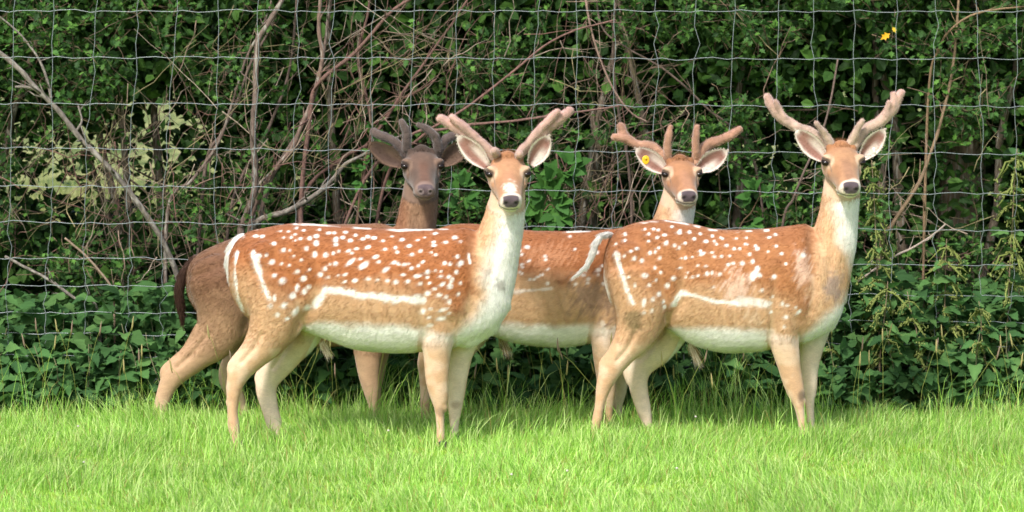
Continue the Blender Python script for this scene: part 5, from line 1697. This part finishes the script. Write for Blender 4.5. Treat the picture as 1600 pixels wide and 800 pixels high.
# the tall flowering ones
TALL = [(1378, 250, 1.33, 'tall flowering nettle close behind the neck of the right buck'), (1573, 232, 1.34, 'tallest flowering nettle rising by the right edge of the fence'), (1475, 372, 1.36, 'middle-height flowering nettle before the dark trunk'),
        (1545, 470, 1.22, 'low flowering nettle in front of the fence at right'), (1372, 440, 1.2, 'bushy flowering nettle in front of the fence beside the right buck'), (1452, 455, 1.2, 'flowering nettle leaning in front of the fence wires at right')]
for (u, v, y, lab) in TALL:
    pt = P(u, v, y)
    nettle(pt[0], y, pt[2], rn, lab, None, flower=1.0, lmin=.045, lmax=.085)

# the bed of nettles behind the first plants, too dense to count
g = Geo()
V0, Q0 = nettle_leaf(3, teeth=3)
n = 15000
u = rn.uniform(-350, 1950, n)
y = rn.uniform(1.0, 2.1, n)
v = 660 - (660 - top_v(u)) * rn.uniform(-.05, .95, n) * np.where(y < 1.3, .28 + .5 * sst(1.0, 1.3, y), 1)
pp = np.array([P(a, b, c) for a, b, c in zip(u, v, y)])
pp = pp[pp[:, 2] > .02]
n = len(pp)
leaves(g, V0, None, Q0, pp, rn.normal(0, 1, (n, 3)) * [1, 1, .5] + [0, -.4, -.15], rn.normal(0, .35, (n, 3)) + [0, -.35, 1], rn.uniform(.06, .115, n), np.array(NC)[rn.randint(0, 5, n)] * rn.uniform(.75, 1.1, n)[:, None])
tag(obj('nettle_bed', g.mesh('nettle_bed'), M_NETTLE), kind='stuff')


# ------------------------------------------------------------------ brambles with three-part leaves
BLEAF = []
for k in range(4):
    V, q = nettle_leaf(40 + k, 1.0, .4, 6)
    m = make_mesh('bramble_leaf', V * [1, 1, .5], [q], np.tile([S(62, 104, 46), S(72, 114, 50), S(56, 94, 42), S(68, 108, 54)][k], (len(V), 1)))
    m.materials.append(M_NETTLE)
    BLEAF.append(m)


def bramble(pts, label, n, size, seed):
    rs = np.random.RandomState(seed)
    o = P(*pts[0])
    o[2] = 0
    t_ = thing('bramble', o, label, 'bramble')
    rows = cr([P(*p) for p in pts], 6)
    g = Geo()
    g.add(*tube(rows, np.linspace(.004, .0018, len(rows)), 6), c=S(104, 82, 60))
    obj('cane', g.mesh('cane', o), M_TWIG, t_)
    for k in range(n):
        i = rs.randint(len(rows) // 2, len(rows))
        d0 = nrm(rs.normal(0, 1, 3) * [1, .4, .7] + [0, -.5, .1])
        b = rows[i] + d0 * .05 - o
        for a in (0, -1.1, 1.1):
            d = Matrix.Rotation(a, 3, 'Y') @ Vector(d0)
            up = Vector((rs.normal(0, .2), -.75, .7))
            w = up.cross(d).normalized()
            nn = d.cross(w)
            s = size * rs.uniform(.8, 1.15) * (1 if a == 0 else .85)
            ob = bpy.data.objects.new('leaf', BLEAF[rs.randint(4)])
            COL.objects.link(ob)
            ob.parent = t_
            ob.matrix_local = Matrix.Translation(Vector(b)) @ Matrix((d, w, nn)).transposed().to_4x4() @ Matrix.Diagonal((s, s, s, 1))


bramble([(850, 600, 1.5), (845, 420, 1.46), (848, 330, 1.42), (870, 285, 1.4), (885, 262, 1.4)], 'bright green bramble right of the head of the front left buck', 13, .075, 1)
bramble([(820, 600, 1.5), (835, 400, 1.46), (842, 350, 1.42), (858, 320, 1.4), (870, 330, 1.4)], 'low bright bramble beside the neck of the front left buck', 10, .085, 2)
bramble([(1130, 600, 1.6), (1150, 380, 1.55), (1175, 330, 1.5), (1190, 300, 1.5)], 'small bramble over the back of the right buck', 9, .06, 3)
bramble([(730, 600, 1.5), (735, 400, 1.46), (730, 330, 1.42), (715, 290, 1.4)], 'bramble sprig between the dark buck and the front left buck', 8, .07, 4)
bramble([(540, 560, 1.6), (560, 330, 1.52), (570, 250, 1.46), (590, 200, 1.44)], 'bramble spray left of the ear of the dark buck', 9, .05, 5)
